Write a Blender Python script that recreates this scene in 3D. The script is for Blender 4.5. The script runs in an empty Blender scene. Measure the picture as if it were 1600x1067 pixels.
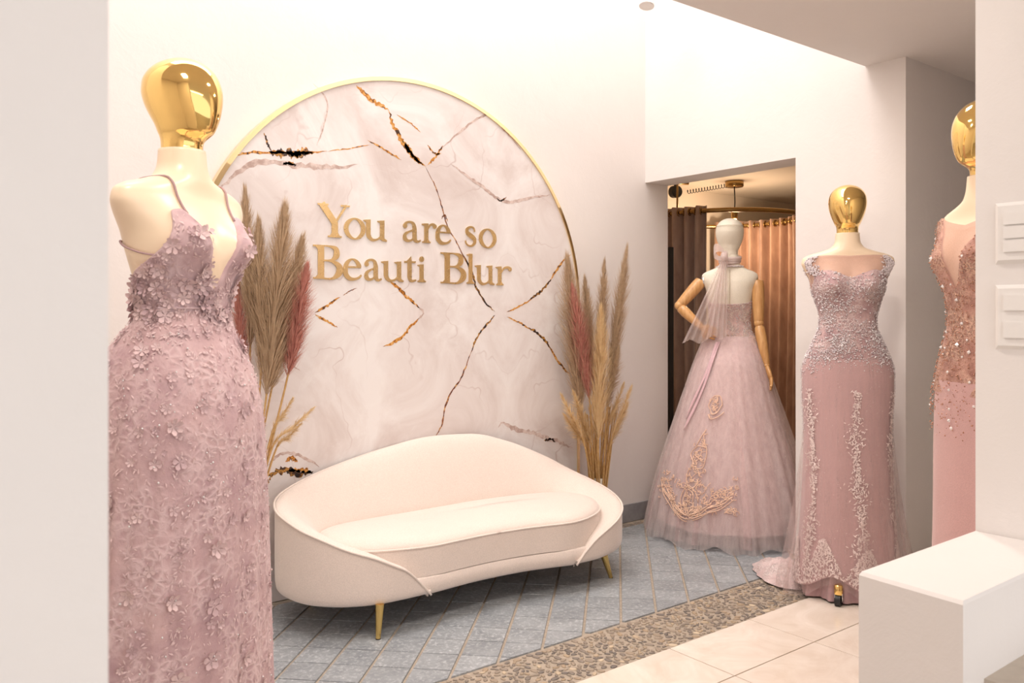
import bpy, math, random
import numpy as np
from mathutils import Vector, Matrix

# ------------------------------------------------------------------ camera, world, lights, exposure
SC = bpy.context.scene
COL = SC.collection
PI = math.pi
rad = math.radians
CAM_Z = 1.2
HEAD = rad(52.2)                        # heading of the view, from +X (the back wall runs along X)
cam_d = bpy.data.cameras.new('camera')
cam = bpy.data.objects.new('camera', cam_d)
COL.objects.link(cam)
cam.location = (0, 0, CAM_Z)
cam.rotation_euler = (rad(90), 0, HEAD - rad(90))
cam_d.sensor_width = 36
cam_d.lens = 1302 / 1600 * 36
cam_d.shift_y = -43.5 / 1600
cam_d.clip_start = 0.05
cam_d.dof.use_dof = True
cam_d.dof.focus_distance = 3.4
cam_d.dof.aperture_fstop = 9
SC.camera = cam

w = bpy.data.worlds.new('world')
SC.world = w
w.use_nodes = True
w.node_tree.nodes['Background'].inputs[0].default_value = (0.95, 0.97, 1.0, 1)
w.node_tree.nodes['Background'].inputs[1].default_value = 1.3
SC.view_settings.view_transform = 'Standard'
SC.view_settings.look = 'None'
SC.view_settings.gamma = 1
SC.view_settings.use_curve_mapping = False
SC.view_settings.exposure = 0.14


def area_light(name, loc, rot, sx, sy, power, col):
    d = bpy.data.lights.new(name, 'AREA')
    d.shape = 'RECTANGLE'
    d.size = sx
    d.size_y = sy
    d.energy = power
    d.color = col
    o = bpy.data.objects.new(name, d)
    COL.objects.link(o)
    o.location = loc
    o.rotation_euler = rot
    return o


WARM = (1.0, 0.91, 0.83)
area_light('skylight_offscreen', (1.6, 2.72, 4.57), (0, 0, 0), 3.6, 1.1, 78, (1.0, 0.962, 0.945))
# small ceiling lamps of the low ceiling, seen as points of light in the gold heads
for i_, (x_, y_) in enumerate(((0.25, 1.35), (1.35, 1.40), (2.40, 1.40))):
    area_light('ceiling_downlight_offscreen', (x_, y_, 2.318), (0, 0, 0), .17, .17, 8, (1, .91, .83))
area_light('front_room_lamp_offscreen', (0.6, -1.5, 2.32), (0, 0, 0), 2.2, 1.2, 32, (1.0, 0.95, 0.91))

# ------------------------------------------------------------------ helpers


def tag(o, label=None, cat=None, group=None, kind=None):
    if label: o['label'] = label
    if cat: o['category'] = cat
    if group: o['group'] = group
    if kind: o['kind'] = kind
    return o


def empty(name, loc=(0, 0, 0), rz=0.0, label=None, cat=None, group=None):
    o = bpy.data.objects.new(name, None)
    COL.objects.link(o)
    o.location = loc
    o.rotation_euler = (0, 0, rz)
    o.empty_display_size = 0.05
    return tag(o, label, cat, group)


def mesh(name, verts, faces, mat, parent=None, smooth=True, loc=None):
    me = bpy.data.meshes.new(name)
    me.from_pydata([tuple(map(float, v)) for v in verts], [], [tuple(map(int, f)) for f in faces])
    if mat is not None:
        for m in (mat if isinstance(mat, (list, tuple)) else [mat]):
            me.materials.append(m)
    if smooth:
        me.polygons.foreach_set('use_smooth', [True] * len(me.polygons))
    me.update()
    o = bpy.data.objects.new(name, me)
    COL.objects.link(o)
    if parent: o.parent = parent
    if loc is not None: o.location = loc
    return o


def link_copy(src, parent=None):
    c = src.copy()
    COL.objects.link(c)
    c.parent = parent
    return c


class MB:
    def __init__(s): s.v = []; s.f = []
    def add(s, vs, fs):
        n = len(s.v)
        s.v += [tuple(map(float, p)) for p in vs]
        s.f += [tuple(i + n for i in f) for f in fs]
        return s
    def box(s, x0, x1, y0, y1, z0, z1):
        return s.add([(x0, y0, z0), (x1, y0, z0), (x1, y1, z0), (x0, y1, z0), (x0, y0, z1), (x1, y0, z1), (x1, y1, z1), (x0, y1, z1)],
                     [(0, 3, 2, 1), (4, 5, 6, 7), (0, 1, 5, 4), (1, 2, 6, 5), (2, 3, 7, 6), (3, 0, 4, 7)])
    def prism(s, poly, z0, z1, bev=0.0):
        """polygon in xy, extruded in z; bev shrinks the top edge"""
        n = len(poly)
        P = [Vector((p[0], p[1])) for p in poly]
        c = sum(P, Vector((0, 0))) / n
        if bev:
            top = []
            for p in P:
                d = c - p
                top.append(p + d * (bev / max(d.length, 1e-6)))
            vs = [(p.x, p.y, z0) for p in P] + [(p.x, p.y, z1 - bev) for p in P] + [(p.x, p.y, z1) for p in top]
            fs = [tuple(range(n - 1, -1, -1)), tuple(range(2 * n, 3 * n))]
            for k in (0, 1):
                for i in range(n):
                    j = (i + 1) % n
                    fs.append((k * n + i, k * n + j, (k + 1) * n + j, (k + 1) * n + i))
        else:
            vs = [(p.x, p.y, z0) for p in P] + [(p.x, p.y, z1) for p in P]
            fs = [tuple(range(n - 1, -1, -1)), tuple(range(n, 2 * n))]
            for i in range(n):
                j = (i + 1) % n
                fs.append((i, j, n + j, n + i))
        return s.add(vs, fs)
    def tube(s, pts, r, n=10, cap=True, flat=1.0):
        pts = [Vector(p) for p in pts]
        rs = r if isinstance(r, (list, tuple, np.ndarray)) else [r] * len(pts)
        m = len(pts)
        prev = None
        vs = []; fs = []
        for i, p in enumerate(pts):
            t = (pts[min(i + 1, m - 1)] - pts[max(i - 1, 0)])
            if t.length < 1e-9: t = Vector((0, 0, 1))
            t.normalize()
            if prev is None:
                a = Vector((0, 0, 1)) if abs(t.z) < 0.9 else Vector((1, 0, 0))
                x = t.cross(a).normalized()
            else:
                x = (prev - t * prev.dot(t))
                x = x.normalized() if x.length > 1e-6 else t.orthogonal().normalized()
            prev = x
            y = t.cross(x)
            for k in range(n):
                an = 2 * PI * k / n
                vs.append(p + x * math.cos(an) * rs[i] + y * math.sin(an) * rs[i] * flat)
        for i in range(m - 1):
            for k in range(n):
                j = (k + 1) % n
                fs.append((i * n + k, i * n + j, (i + 1) * n + j, (i + 1) * n + k))
        if cap:
            fs.append(tuple(range(n - 1, -1, -1)))
            fs.append(tuple((m - 1) * n + k for k in range(n)))
        return s.add(vs, fs)
    def lathe(s, prof, n=32, c=(0, 0), cap=True):
        vs = []; fs = []
        for r, z in prof:
            for k in range(n):
                a = 2 * PI * k / n
                vs.append((c[0] + r * math.cos(a), c[1] + r * math.sin(a), z))
        m = len(prof)
        for i in range(m - 1):
            for k in range(n):
                j = (k + 1) % n
                fs.append((i * n + k, i * n + j, (i + 1) * n + j, (i + 1) * n + k))
        if cap:
            fs.append(tuple(range(n - 1, -1, -1)))
            fs.append(tuple((m - 1) * n + k for k in range(n)))
        return s.add(vs, fs)
    def build(s, name, mat, parent=None, smooth=False, loc=None):
        return mesh(name, s.v, s.f, mat, parent, smooth, loc)


def auto_smooth(o, ang=35):
    me = o.data
    me.polygons.foreach_set('use_smooth', [True] * len(me.polygons))
    me.set_sharp_from_angle(angle=rad(ang))
    return o


_HC = {}


def herm(keys, z):
    """cubic hermite interpolation through a table; keys = [(z, v1, v2, ..)] ascending"""
    kk = tuple(map(tuple, keys))
    if kk not in _HC:
        K = np.array(keys, float)
        x = K[:, 0]
        h = np.diff(x)
        cols = []
        for c in range(1, K.shape[1]):
            y = K[:, c]
            d = np.diff(y) / h
            m = np.zeros(len(x))
            for i in range(1, len(x) - 1):
                m[i] = 0 if d[i - 1] * d[i] <= 0 else 2 * d[i - 1] * d[i] / (d[i - 1] + d[i])
            m[0] = d[0]; m[-1] = d[-1]
            cols.append((y, m))
        _HC[kk] = (x, h, cols)
    x, h, cols = _HC[kk]
    z = np.atleast_1d(np.asarray(z, float))
    i = np.clip(np.searchsorted(x, z) - 1, 0, len(x) - 2)
    t = np.clip((z - x[i]) / h[i], 0, 1)
    t2 = t * t; t3 = t2 * t
    return [(2 * t3 - 3 * t2 + 1) * y[i] + (t3 - 2 * t2 + t) * h[i] * m[i] + (-2 * t3 + 3 * t2) * y[i + 1] + (t3 - t2) * h[i] * m[i + 1] for y, m in cols]


def catmull(P, n, closed=False):
    P = np.array(P, float)
    m = len(P)
    out = []
    segs = m if closed else m - 1
    for i in range(segs):
        if closed:
            p0, p1, p2, p3 = P[(i - 1) % m], P[i], P[(i + 1) % m], P[(i + 2) % m]
        else:
            p0, p1, p2, p3 = P[max(i - 1, 0)], P[i], P[i + 1], P[min(i + 2, m - 1)]
        for k in range(n):
            t = k / n
            out.append(0.5 * (2 * p1 + (p2 - p0) * t + (2 * p0 - 5 * p1 + 4 * p2 - p3) * t * t + (3 * p1 - p0 - 3 * p2 + p3) * t**3))
    if not closed: out.append(P[-1])
    return np.array(out)


def resample(P, n, closed=False):
    P = np.array(P, float)
    if closed: P = np.vstack([P, P[:1]])
    d = np.r_[0, np.cumsum(np.linalg.norm(np.diff(P, axis=0), axis=1))]
    s = np.linspace(0, d[-1], n + 1)[:-1] if closed else np.linspace(0, d[-1], n)
    return np.stack([np.interp(s, d, P[:, k]) for k in range(P.shape[1])], 1)


def grid_faces(nr, nc, closed=True):
    f = []
    for i in range(nr - 1):
        for k in range(nc if closed else nc - 1):
            j = (k + 1) % nc
            f.append((i * nc + k, i * nc + j, (i + 1) * nc + j, (i + 1) * nc + k))
    return f


def scatter(bv, bf, pts, nrm, scl, rot, tan=None, lift=0.0):
    """many copies of a little mesh on a surface -> verts, faces"""
    bv = np.array(bv, float)
    V = []; F = []
    n = len(bv)
    for i, (p, nn, s, a) in enumerate(zip(pts, nrm, scl, rot)):
        nn = np.asarray(nn, float); nn = nn / (np.linalg.norm(nn) + 1e-9)
        up = np.array([0, 0, 1.0]) if tan is None else np.asarray(tan[i], float)
        x = np.cross(up, nn)
        if np.linalg.norm(x) < 1e-4: x = np.array([1.0, 0, 0])
        x /= np.linalg.norm(x)
        y = np.cross(nn, x)
        xr = x * math.cos(a) + y * math.sin(a)
        yr = -x * math.sin(a) + y * math.cos(a)
        q = np.asarray(p, float) + nn * lift + s * (bv[:, :1] * xr + bv[:, 1:2] * yr + bv[:, 2:3] * nn)
        V.append(q)
        F += [tuple(k + i * n for k in f) for f in bf]
    return (np.vstack(V) if V else np.zeros((0, 3))), F


OCT_V = [(1, 0, 0), (0, 1, 0), (-1, 0, 0), (0, -1, 0), (0, 0, 1), (0, 0, -.4)]
OCT_F = [(0, 1, 4), (1, 2, 4), (2, 3, 4), (3, 0, 4), (1, 0, 5), (2, 1, 5), (3, 2, 5), (0, 3, 5)]
LEAF_V = [(0, -1, 0), (.32, -.2, .12), (0, 1, .05), (-.32, -.2, .12), (0, -.1, .26)]
LEAF_F = [(0, 1, 4), (1, 2, 4), (2, 3, 4), (3, 0, 4)]


def flower_mesh(np_=6, cup=0.25):
    vs = [(0, 0, 0.10)]
    fs = []
    for k in range(np_):
        a = 2 * PI * k / np_
        da = PI / np_
        def pt(r, an, z): return (r * math.cos(an), r * math.sin(an), z)
        i = len(vs)
        vs += [pt(.22, a - da * .7, .06), pt(.75, a - da * .82, cup * .55), pt(1.0, a - da * .3, cup + .06), pt(1.0, a + da * .3, cup), pt(.75, a + da * .82, cup * .75), pt(.22, a + da * .7, .06), pt(.6, a, cup * .25)]
        fs += [(0, i, i + 6), (i, i + 1, i + 6), (i + 1, i + 2, i + 6), (i + 2, i + 3, i + 6), (i + 3, i + 4, i + 6), (i + 4, i + 5, i + 6), (i + 5, 0, i + 6)]
    return vs, fs


# ------------------------------------------------------------------ materials
MATS = {}


def srgb(r, g, b):
    f = lambda c: (c / 255 / 12.92) if c / 255 <= 0.04045 else ((c / 255 + 0.055) / 1.055) ** 2.4
    return (f(r), f(g), f(b), 1)


class NT:
    """tiny node-tree helper"""
    def __init__(s, name):
        s.m = bpy.data.materials.new(name)
        s.m.use_nodes = True
        s.t = s.m.node_tree
        s.b = s.t.nodes['Principled BSDF']
        s.out = s.t.nodes['Material Output']
    def n(s, typ, **kw):
        x = s.t.nodes.new(typ)
        for k, v in kw.items():
            if k.startswith('i_'): x.inputs[k[2:].replace('_', ' ')].default_value = v
            else: setattr(x, k, v)
        return x
    def l(s, a, b): s.t.links.new(a, b)
    def coord(s, scale=(1, 1, 1), kind='Object'):
        tc = s.n('ShaderNodeTexCoord'); mp = s.n('ShaderNodeMapping')
        mp.inputs['Scale'].default_value = scale
        s.l(tc.outputs[kind], mp.inputs[0])
        return mp.outputs[0]
    def noise(s, vec, scale, detail=4, rough=.55, dist=0):
        x = s.n('ShaderNodeTexNoise')
        x.inputs['Scale'].default_value = scale; x.inputs['Detail'].default_value = detail
        x.inputs['Roughness'].default_value = rough; x.inputs['Distortion'].default_value = dist
        if vec is not None: s.l(vec, x.inputs['Vector'])
        return x.outputs['Fac']
    def ramp(s, fac, stops, interp='LINEAR'):
        x = s.n('ShaderNodeValToRGB'); x.color_ramp.interpolation = interp
        e = x.color_ramp.elements
        while len(e) < len(stops): e.new(0.5)
        for el, (p, c) in zip(e, stops): el.position = p; el.color = c
        s.l(fac, x.inputs[0])
        return x.outputs[0]
    def mix(s, fac, a, b, mode='MIX'):
        x = s.n('ShaderNodeMix', data_type='RGBA', blend_type=mode)
        for i, v in ((0, fac), (6, a), (7, b)):
            if hasattr(v, 'links'): s.l(v, x.inputs[i])
            else: x.inputs[i].default_value = v
        return x.outputs[2]
    def math(s, op, a, b=0.0):
        x = s.n('ShaderNodeMath', operation=op)
        for i, v in ((0, a), (1, b)):
            if hasattr(v, 'links'): s.l(v, x.inputs[i])
            else: x.inputs[i].default_value = v
        return x.outputs[0]
    def bump(s, h, strength=.3, dist=.002, nrm=None):
        x = s.n('ShaderNodeBump'); x.inputs['Strength'].default_value = strength; x.inputs['Distance'].default_value = dist
        s.l(h, x.inputs['Height'])
        if nrm is not None: s.l(nrm, x.inputs['Normal'])
        return x.outputs[0]
    def base(s, c):
        if hasattr(c, 'links'): s.l(c, s.b.inputs['Base Color'])
        else: s.b.inputs['Base Color'].default_value = c
    def rough(s, r):
        if hasattr(r, 'links'): s.l(r, s.b.inputs['Roughness'])
        else: s.b.inputs['Roughness'].default_value = r
    def normal(s, n): s.l(n, s.b.inputs['Normal'])


def mat_plain(name, c, rough=.6, metal=0, sheen=0, spec=None, var=0.06, vscale=25, bump=0.0, bscale=200):
    t = NT(name)
    v = t.coord()
    n = t.noise(v, vscale, 3)
    d = tuple(x * (1 - var) for x in c[:3]) + (1,)
    u = tuple(min(1, x * (1 + var)) for x in c[:3]) + (1,)
    t.base(t.ramp(n, [(.3, d), (.7, u)]))
    t.rough(rough)
    t.b.inputs['Metallic'].default_value = metal
    if sheen: t.b.inputs['Sheen Weight'].default_value = sheen
    if spec is not None: t.b.inputs['Specular IOR Level'].default_value = spec
    if bump: t.normal(t.bump(t.noise(v, bscale, 4), bump, .001))
    return t.m


def mat_plaster(name, c):
    t = NT(name)
    v = t.coord()
    n = t.noise(v, 2.2, 5, .6)
    d = tuple(x * .965 for x in c[:3]) + (1,)
    t.base(t.ramp(n, [(.3, d), (.7, c)]))
    t.rough(.75)
    b1 = t.bump(t.noise(v, 9, 6, .6, .6), .10, .02)
    t.normal(t.bump(t.noise(v, 140, 3), .10, .002, b1))
    return t.m


def mat_fabric(name, c, scale=900, sheen=.3, var=.05):
    t = NT(name)
    v = t.coord()
    n = t.noise(v, 12, 4)
    fine = t.noise(v, scale * .35, 2, .7)
    d = tuple(x * (1 - var) for x in c[:3]) + (1,)
    col = t.ramp(n, [(.3, d), (.7, c)])
    col = t.mix(.28, col, t.ramp(fine, [(.35, tuple(x * .7 for x in c[:3]) + (1,)), (.65, tuple(min(1, x * 1.12) for x in c[:3]) + (1,))]))
    t.base(col)
    t.rough(.9)
    t.b.inputs['Sheen Weight'].default_value = sheen
    t.b.inputs['Specular IOR Level'].default_value = .2
    t.normal(t.bump(fine, .35, .0015))
    return t.m


def mat_tulle(name, c, alpha, mesh_scale=350, streak=0):
    """net fabric: part of the light passes straight through"""
    t = NT(name)
    v = t.coord()
    t.base(t.mix(t.noise(v, 6, 3), tuple(x * .93 for x in c[:3]) + (1,), c))
    t.rough(.8)
    t.b.inputs['Sheen Weight'].default_value = .3
    t.b.inputs['Specular IOR Level'].default_value = .2
    tr = t.n('ShaderNodeBsdfTransparent')
    tl = t.n('ShaderNodeBsdfTranslucent'); tl.inputs[0].default_value = c
    m1 = t.n('ShaderNodeMixShader'); m1.inputs[0].default_value = .35
    t.l(t.b.outputs[0], m1.inputs[1]); t.l(tl.outputs[0], m1.inputs[2])
    m2 = t.n('ShaderNodeMixShader')
    fine = t.noise(v, mesh_scale, 2, .6)
    f = t.math('ADD', t.math('MULTIPLY', t.math('SUBTRACT', fine, .5), .35), alpha)
    if streak:
        st = t.noise(t.coord((1, 1, .07)), 38, 3, .6)
        f = t.math('ADD', f, t.math('MULTIPLY', t.math('SUBTRACT', st, .5), .55))
    t.l(f, m2.inputs[0])
    t.l(tr.outputs[0], m2.inputs[1]); t.l(m1.outputs[0], m2.inputs[2])
    t.l(m2.outputs[0], t.out.inputs[0])
    return t.m


def mat_gold(name, c=(0.95, 0.66, 0.24, 1), rough=.06):
    t = NT(name)
    v = t.coord()
    t.base(c)
    t.b.inputs['Metallic'].default_value = 1
    t.rough(t.math('ADD', t.math('MULTIPLY', t.noise(v, 30, 3), .03), rough))
    return t.m


def mat_lace(name, c_lo, c_hi, c_thread, scale=55, bump=.8, sheen=.2, thr=(.02, .09), rough=.75, cloud=7):
    """lace or embroidered net: raised cells over a softer ground"""
    t = NT(name)
    v = t.coord()
    cl = t.noise(v, cloud, 4, .6, .4)
    base = t.ramp(cl, [(.32, c_lo), (.66, c_hi)])
    vo = t.n('ShaderNodeTexVoronoi', feature='DISTANCE_TO_EDGE'); vo.inputs['Scale'].default_value = scale
    dn = t.n('ShaderNodeMix', data_type='RGBA', blend_type='ADD')
    nz = t.n('ShaderNodeTexNoise'); nz.inputs['Scale'].default_value = scale * .5
    t.l(v, nz.inputs['Vector'])
    dn.inputs[0].default_value = .03
    t.l(v, dn.inputs[6]); t.l(nz.outputs['Color'], dn.inputs[7])
    t.l(dn.outputs[2], vo.inputs['Vector'])
    ln = t.ramp(vo.outputs['Distance'], [(thr[0], (1, 1, 1, 1)), (thr[1], (0, 0, 0, 1))])
    mask = t.ramp(t.noise(v, scale * .18, 3), [(.42, (0, 0, 0, 1)), (.58, (1, 1, 1, 1))])
    fac = t.mix(1.0, ln, mask, 'MULTIPLY')
    t.base(t.mix(fac, base, c_thread))
    t.rough(rough)
    t.b.inputs['Sheen Weight'].default_value = sheen
    t.b.inputs['Specular IOR Level'].default_value = .25
    h = t.math('ADD', fac, t.noise(v, scale * 2, 3))
    t.normal(t.bump(h, bump, .003))
    return t.m


M = MATS
M['wall'] = mat_plaster('white_plaster', srgb(240, 234, 230))
M['soffit'] = M['wall']
M['front'] = M['wall']
M['tan'] = M['wall']
M['dress_wall'] = mat_plain('dressing_room_paint', srgb(238, 226, 212), .8, var=.03, vscale=2)
M['grey_base'] = mat_plain('grey_stone', srgb(150, 148, 150), .5, var=.15, vscale=20)
M['gold'] = mat_gold('polished_gold')
M['gold_sign'] = mat_gold('gold_sign', (0.86, 0.63, 0.32, 1), .26)
M['gold_rim'] = mat_gold('gold_rim', (0.93, 0.74, 0.42, 1), .06)
M['brass'] = mat_gold('brushed_brass', (0.78, 0.55, 0.2, 1), .22)
M['dark_brass'] = mat_gold('dark_brass', (0.42, 0.27, 0.10, 1), .25)
M['chrome'] = mat_plain('chrome', (.8, .8, .8, 1), .15, 1)
M['black'] = mat_plain('black_rubber', (.015, .015, .016, 1), .5)
M['skin'] = mat_plain('mannequin_cream', srgb(246, 222, 192), .32, var=.02, vscale=4)
M['linen'] = mat_fabric('linen_cream', srgb(244, 236, 218), 900, .15, .02)
M['sofa'] = mat_fabric('cream_boucle', srgb(236, 221, 210), 700, .45, .035)
M['switch'] = mat_plain('switch_plastic', srgb(240, 236, 232), .35, var=.01)


def mat_wood():
    t = NT('pale_wood')
    v = t.coord((14, 14, 1.5))
    t.base(t.ramp(t.noise(v, 5, 4, .6, .5), [(.3, srgb(196, 142, 86)), (.7, srgb(226, 178, 120))]))
    t.rough(.3)
    return t.m


M['wood'] = mat_wood()


def mat_grey_tile():
    t = NT('grey_cement_tile')
    v = t.coord((1, 1, 1), 'Object')
    oi = t.n('ShaderNodeObjectInfo')
    ad = t.n('ShaderNodeVectorMath', operation='ADD')
    t.l(v, ad.inputs[0]); t.l(oi.outputs['Location'], ad.inputs[1])
    p = ad.outputs[0]
    a = t.ramp(t.noise(p, 7, 6, .7), [(.25, srgb(126, 130, 134)), (.75, srgb(176, 180, 183))])
    b = t.ramp(t.noise(p, 60, 5, .75), [(.50, (0, 0, 0, 1)), (.66, (1, 1, 1, 1))])
    c = t.mix(b, a, srgb(200, 204, 206))
    c = t.mix(t.math('MULTIPLY', oi.outputs['Random'], .35), c, srgb(120, 124, 128))
    t.base(c)
    t.rough(t.ramp(t.noise(p, 12, 4), [(.3, (.34,) * 3 + (1,)), (.7, (.55,) * 3 + (1,))]))
    t.normal(t.bump(t.noise(p, 45, 5), .25, .003))
    return t.m


def mat_cream_tile():
    t = NT('cream_porcelain_tile')
    v = t.coord((1, 1, 1), 'Object')
    n = t.noise(v, 5, 6, .65, 1.2)
    t.base(t.ramp(n, [(.3, srgb(226, 210, 194)), (.7, srgb(244, 233, 221))]))
    t.rough(.16)
    return t.m


def mat_pebble():
    t = NT('pebble')
    oi = t.n('ShaderNodeObjectInfo')
    t.base(t.ramp(oi.outputs['Random'], [(0, srgb(112, 104, 98)), (.35, srgb(138, 126, 114)), (.7, srgb(158, 142, 124)), (.93, srgb(172, 150, 124)), (1, srgb(214, 196, 170))]))
    t.rough(.45)
    return t.m


def mat_pebble_stuff():
    t = NT('pebble_mixed')
    v = t.coord()
    vo = t.n('ShaderNodeTexVoronoi'); vo.inputs['Scale'].default_value = 30
    t.l(v, vo.inputs['Vector'])
    bw = t.n('ShaderNodeSeparateColor'); t.l(vo.outputs['Color'], bw.inputs[0])
    t.base(t.ramp(bw.outputs[0], [(0, srgb(112, 104, 98)), (.4, srgb(138, 126, 114)), (.8, srgb(158, 142, 124)), (1, srgb(190, 168, 140))]))
    t.rough(.45)
    return t.m


M['grey_tile'] = mat_grey_tile()
M['cream_tile'] = mat_cream_tile()
M['pebble'] = mat_pebble()
M['pebble_mixed'] = mat_pebble_stuff()
M['grout'] = mat_plain('tan_grout', srgb(172, 158, 142), .85, var=.15, vscale=60, bump=.3)


def mat_marble(uc, zm):
    """printed onyx: clouds mirrored about a horizontal and an upright line"""
    t = NT('printed_onyx')
    tc = t.n('ShaderNodeTexCoord')
    sp = t.n('ShaderNodeSeparateXYZ'); t.l(tc.outputs['Object'], sp.inputs[0])
    ax = t.math('ABSOLUTE', t.math('SUBTRACT', sp.outputs[0], uc))
    az = t.math('ABSOLUTE', t.math('SUBTRACT', sp.outputs[2], zm))
    cb = t.n('ShaderNodeCombineXYZ'); t.l(ax, cb.inputs[0]); t.l(az, cb.inputs[2])
    v = cb.outputs[0]
    c = t.ramp(t.noise(v, 2.0, 7, .62, 1.4), [(.28, srgb(216, 203, 198)), (.46, srgb(233, 225, 222)), (.62, srgb(243, 239, 237))])
    # thin grey growth lines
    wv = t.n('ShaderNodeTexWave', wave_type='BANDS', bands_direction='DIAGONAL')
    wv.inputs['Scale'].default_value = .8; wv.inputs['Distortion'].default_value = 14; wv.inputs['Detail'].default_value = 5; wv.inputs['Detail Scale'].default_value = 1.1
    t.l(v, wv.inputs['Vector'])
    g = t.ramp(wv.outputs['Fac'], [(.0, (0, 0, 0, 1)), (.46, (0, 0, 0, 1)), (.5, (1, 1, 1, 1)), (.54, (0, 0, 0, 1))])
    g2 = t.mix(1.0, g, t.ramp(t.noise(v, 3.5, 3), [(.45, (0, 0, 0, 1)), (.65, (1, 1, 1, 1))]), 'MULTIPLY')
    c = t.mix(t.math('MULTIPLY', g2, .7), c, srgb(200, 180, 174))
    c = t.mix(t.ramp(t.noise(v, 1.6, 6, .7, 2.5), [(.56, (0, 0, 0, 1)), (.72, (.7, .7, .7, 1))]), c, srgb(246, 243, 240))
    t.base(c)
    t.rough(.28)
    return t.m

# ------------------------------------------------------------------ the setting
VW = 3.395          # face of the back wall
UR = 3.626         # face of the wall with the doorway
ZS = 2.334         # underside of the low ceiling
VS = 2.027         # its edge
ZH = 4.60          # high ceiling over the sofa
ZD = 2.2           # dressing room ceiling
VA, VB = 0.80, 0.614   # far and near face of the dividing wall
UJ = 1.874         # jamb with the switches


def struct(name, mb, mat, smooth=False):
    return tag(mb.build(name, mat, None, smooth), kind='structure')


struct('wall_back', MB().box(-0.8, 3.822, VW, VW + .2, 0, ZH), M['wall'])
struct('wall_right', MB().box(UR, 3.822, 1.84, 2.391, 0, ZH).box(UR, 3.822, 2.391, VW, 1.97, ZH), M['wall'])
struct('wall_alcove', MB().box(3.822, 5.6, 1.84, 2.0, 0, ZS), M['tan'])
struct('wall_alcove_end', MB().box(5.4, 5.6, -3, 1.84, 0, ZS), M['tan'])
struct('wall_left', MB().box(-1.0, -0.8, VA, VW + .2, 0, ZH), M['wall'])
struct('wall_front_left', MB().box(-2.6, 0.130, VB, VA, 0, ZS), M['front'])
struct('wall_front_right', MB().box(UJ, 5.4, VB, VA, 0, ZS), M['front'])
struct('wall_shop_left', MB().box(-2.8, -2.6, -3, VA, 0, ZS), M['front'])
struct('ceiling', MB().box(-2.8, 5.6, -3, VS, ZS, ZH + .1), M['soffit'])
struct('ceiling_high', MB().box(-1.0, 3.822, VS, VW + .2, ZH, ZH + .1), M['wall'])
# low parapet under the opening, slightly rough edges
pv = MB()
pv.prism([(1.394, VB), (UJ, VB), (UJ, VA), (1.408, VA)], 0, .737, .006)
struct('wall_parapet', pv, M['front'])
lg = MB(); lg.box(1.47, 2.9, 0.26, VB, 0.0, .593)
struct('wall_ledge', lg, mat_plain('ledge_stone', srgb(196, 184, 170), .6, var=.08))
# dressing room
struct('wall_dressing_far', MB().box(3.6, 7.2, 4.44, 4.6, 0, ZD + .1), M['dress_wall'])
struct('wall_dressing_side', MB().box(7.0, 7.2, 2.0, 4.44, 0, ZD + .1), M['dress_wall'])
struct('wall_dressing_left', MB().box(3.62, 3.822, VW + .2, 4.44, 0, ZD + .1), M['dress_wall'])
struct('wall_dressing_near', MB().box(3.822, 7.2, 2.0, 2.05, 0, ZD + .1), M['dress_wall'])
struct('ceiling_dressing', MB().box(3.822, 7.2, 2.0, 4.6, ZD, ZD + .1), M['dress_wall'])
struct('baseboard_back', MB().box(-0.8, .97, VW - .012, VW, 0, .1).box(3.07, 3.822, VW - .012, VW, 0, .1), M['grey_base'])

floor = struct('floor', MB().box(-2.8, 7.2, -3, 4.6, -.12, -.004), M['grout'])
PB0, PB1 = 2.015, 2.292          # pebble band
# --- grey tiles laid on the diagonal
A0, AS = .02, .199               # u - v lines
B0, BS = 5.936, .186             # u + v lines
GA, GB = .0075, .0035            # joints


def clip(poly, ax, val, keep_less):
    out = []
    n = len(poly)
    for i in range(n):
        p, q = poly[i], poly[(i + 1) % n]
        ip = (p[ax] <= val) == keep_less; iq = (q[ax] <= val) == keep_less
        if ip: out.append(p)
        if ip != iq:
            t = (val - p[ax]) / (q[ax] - p[ax])
            out.append((p[0] + t * (q[0] - p[0]), p[1] + t * (q[1] - p[1])))
    return out


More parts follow.
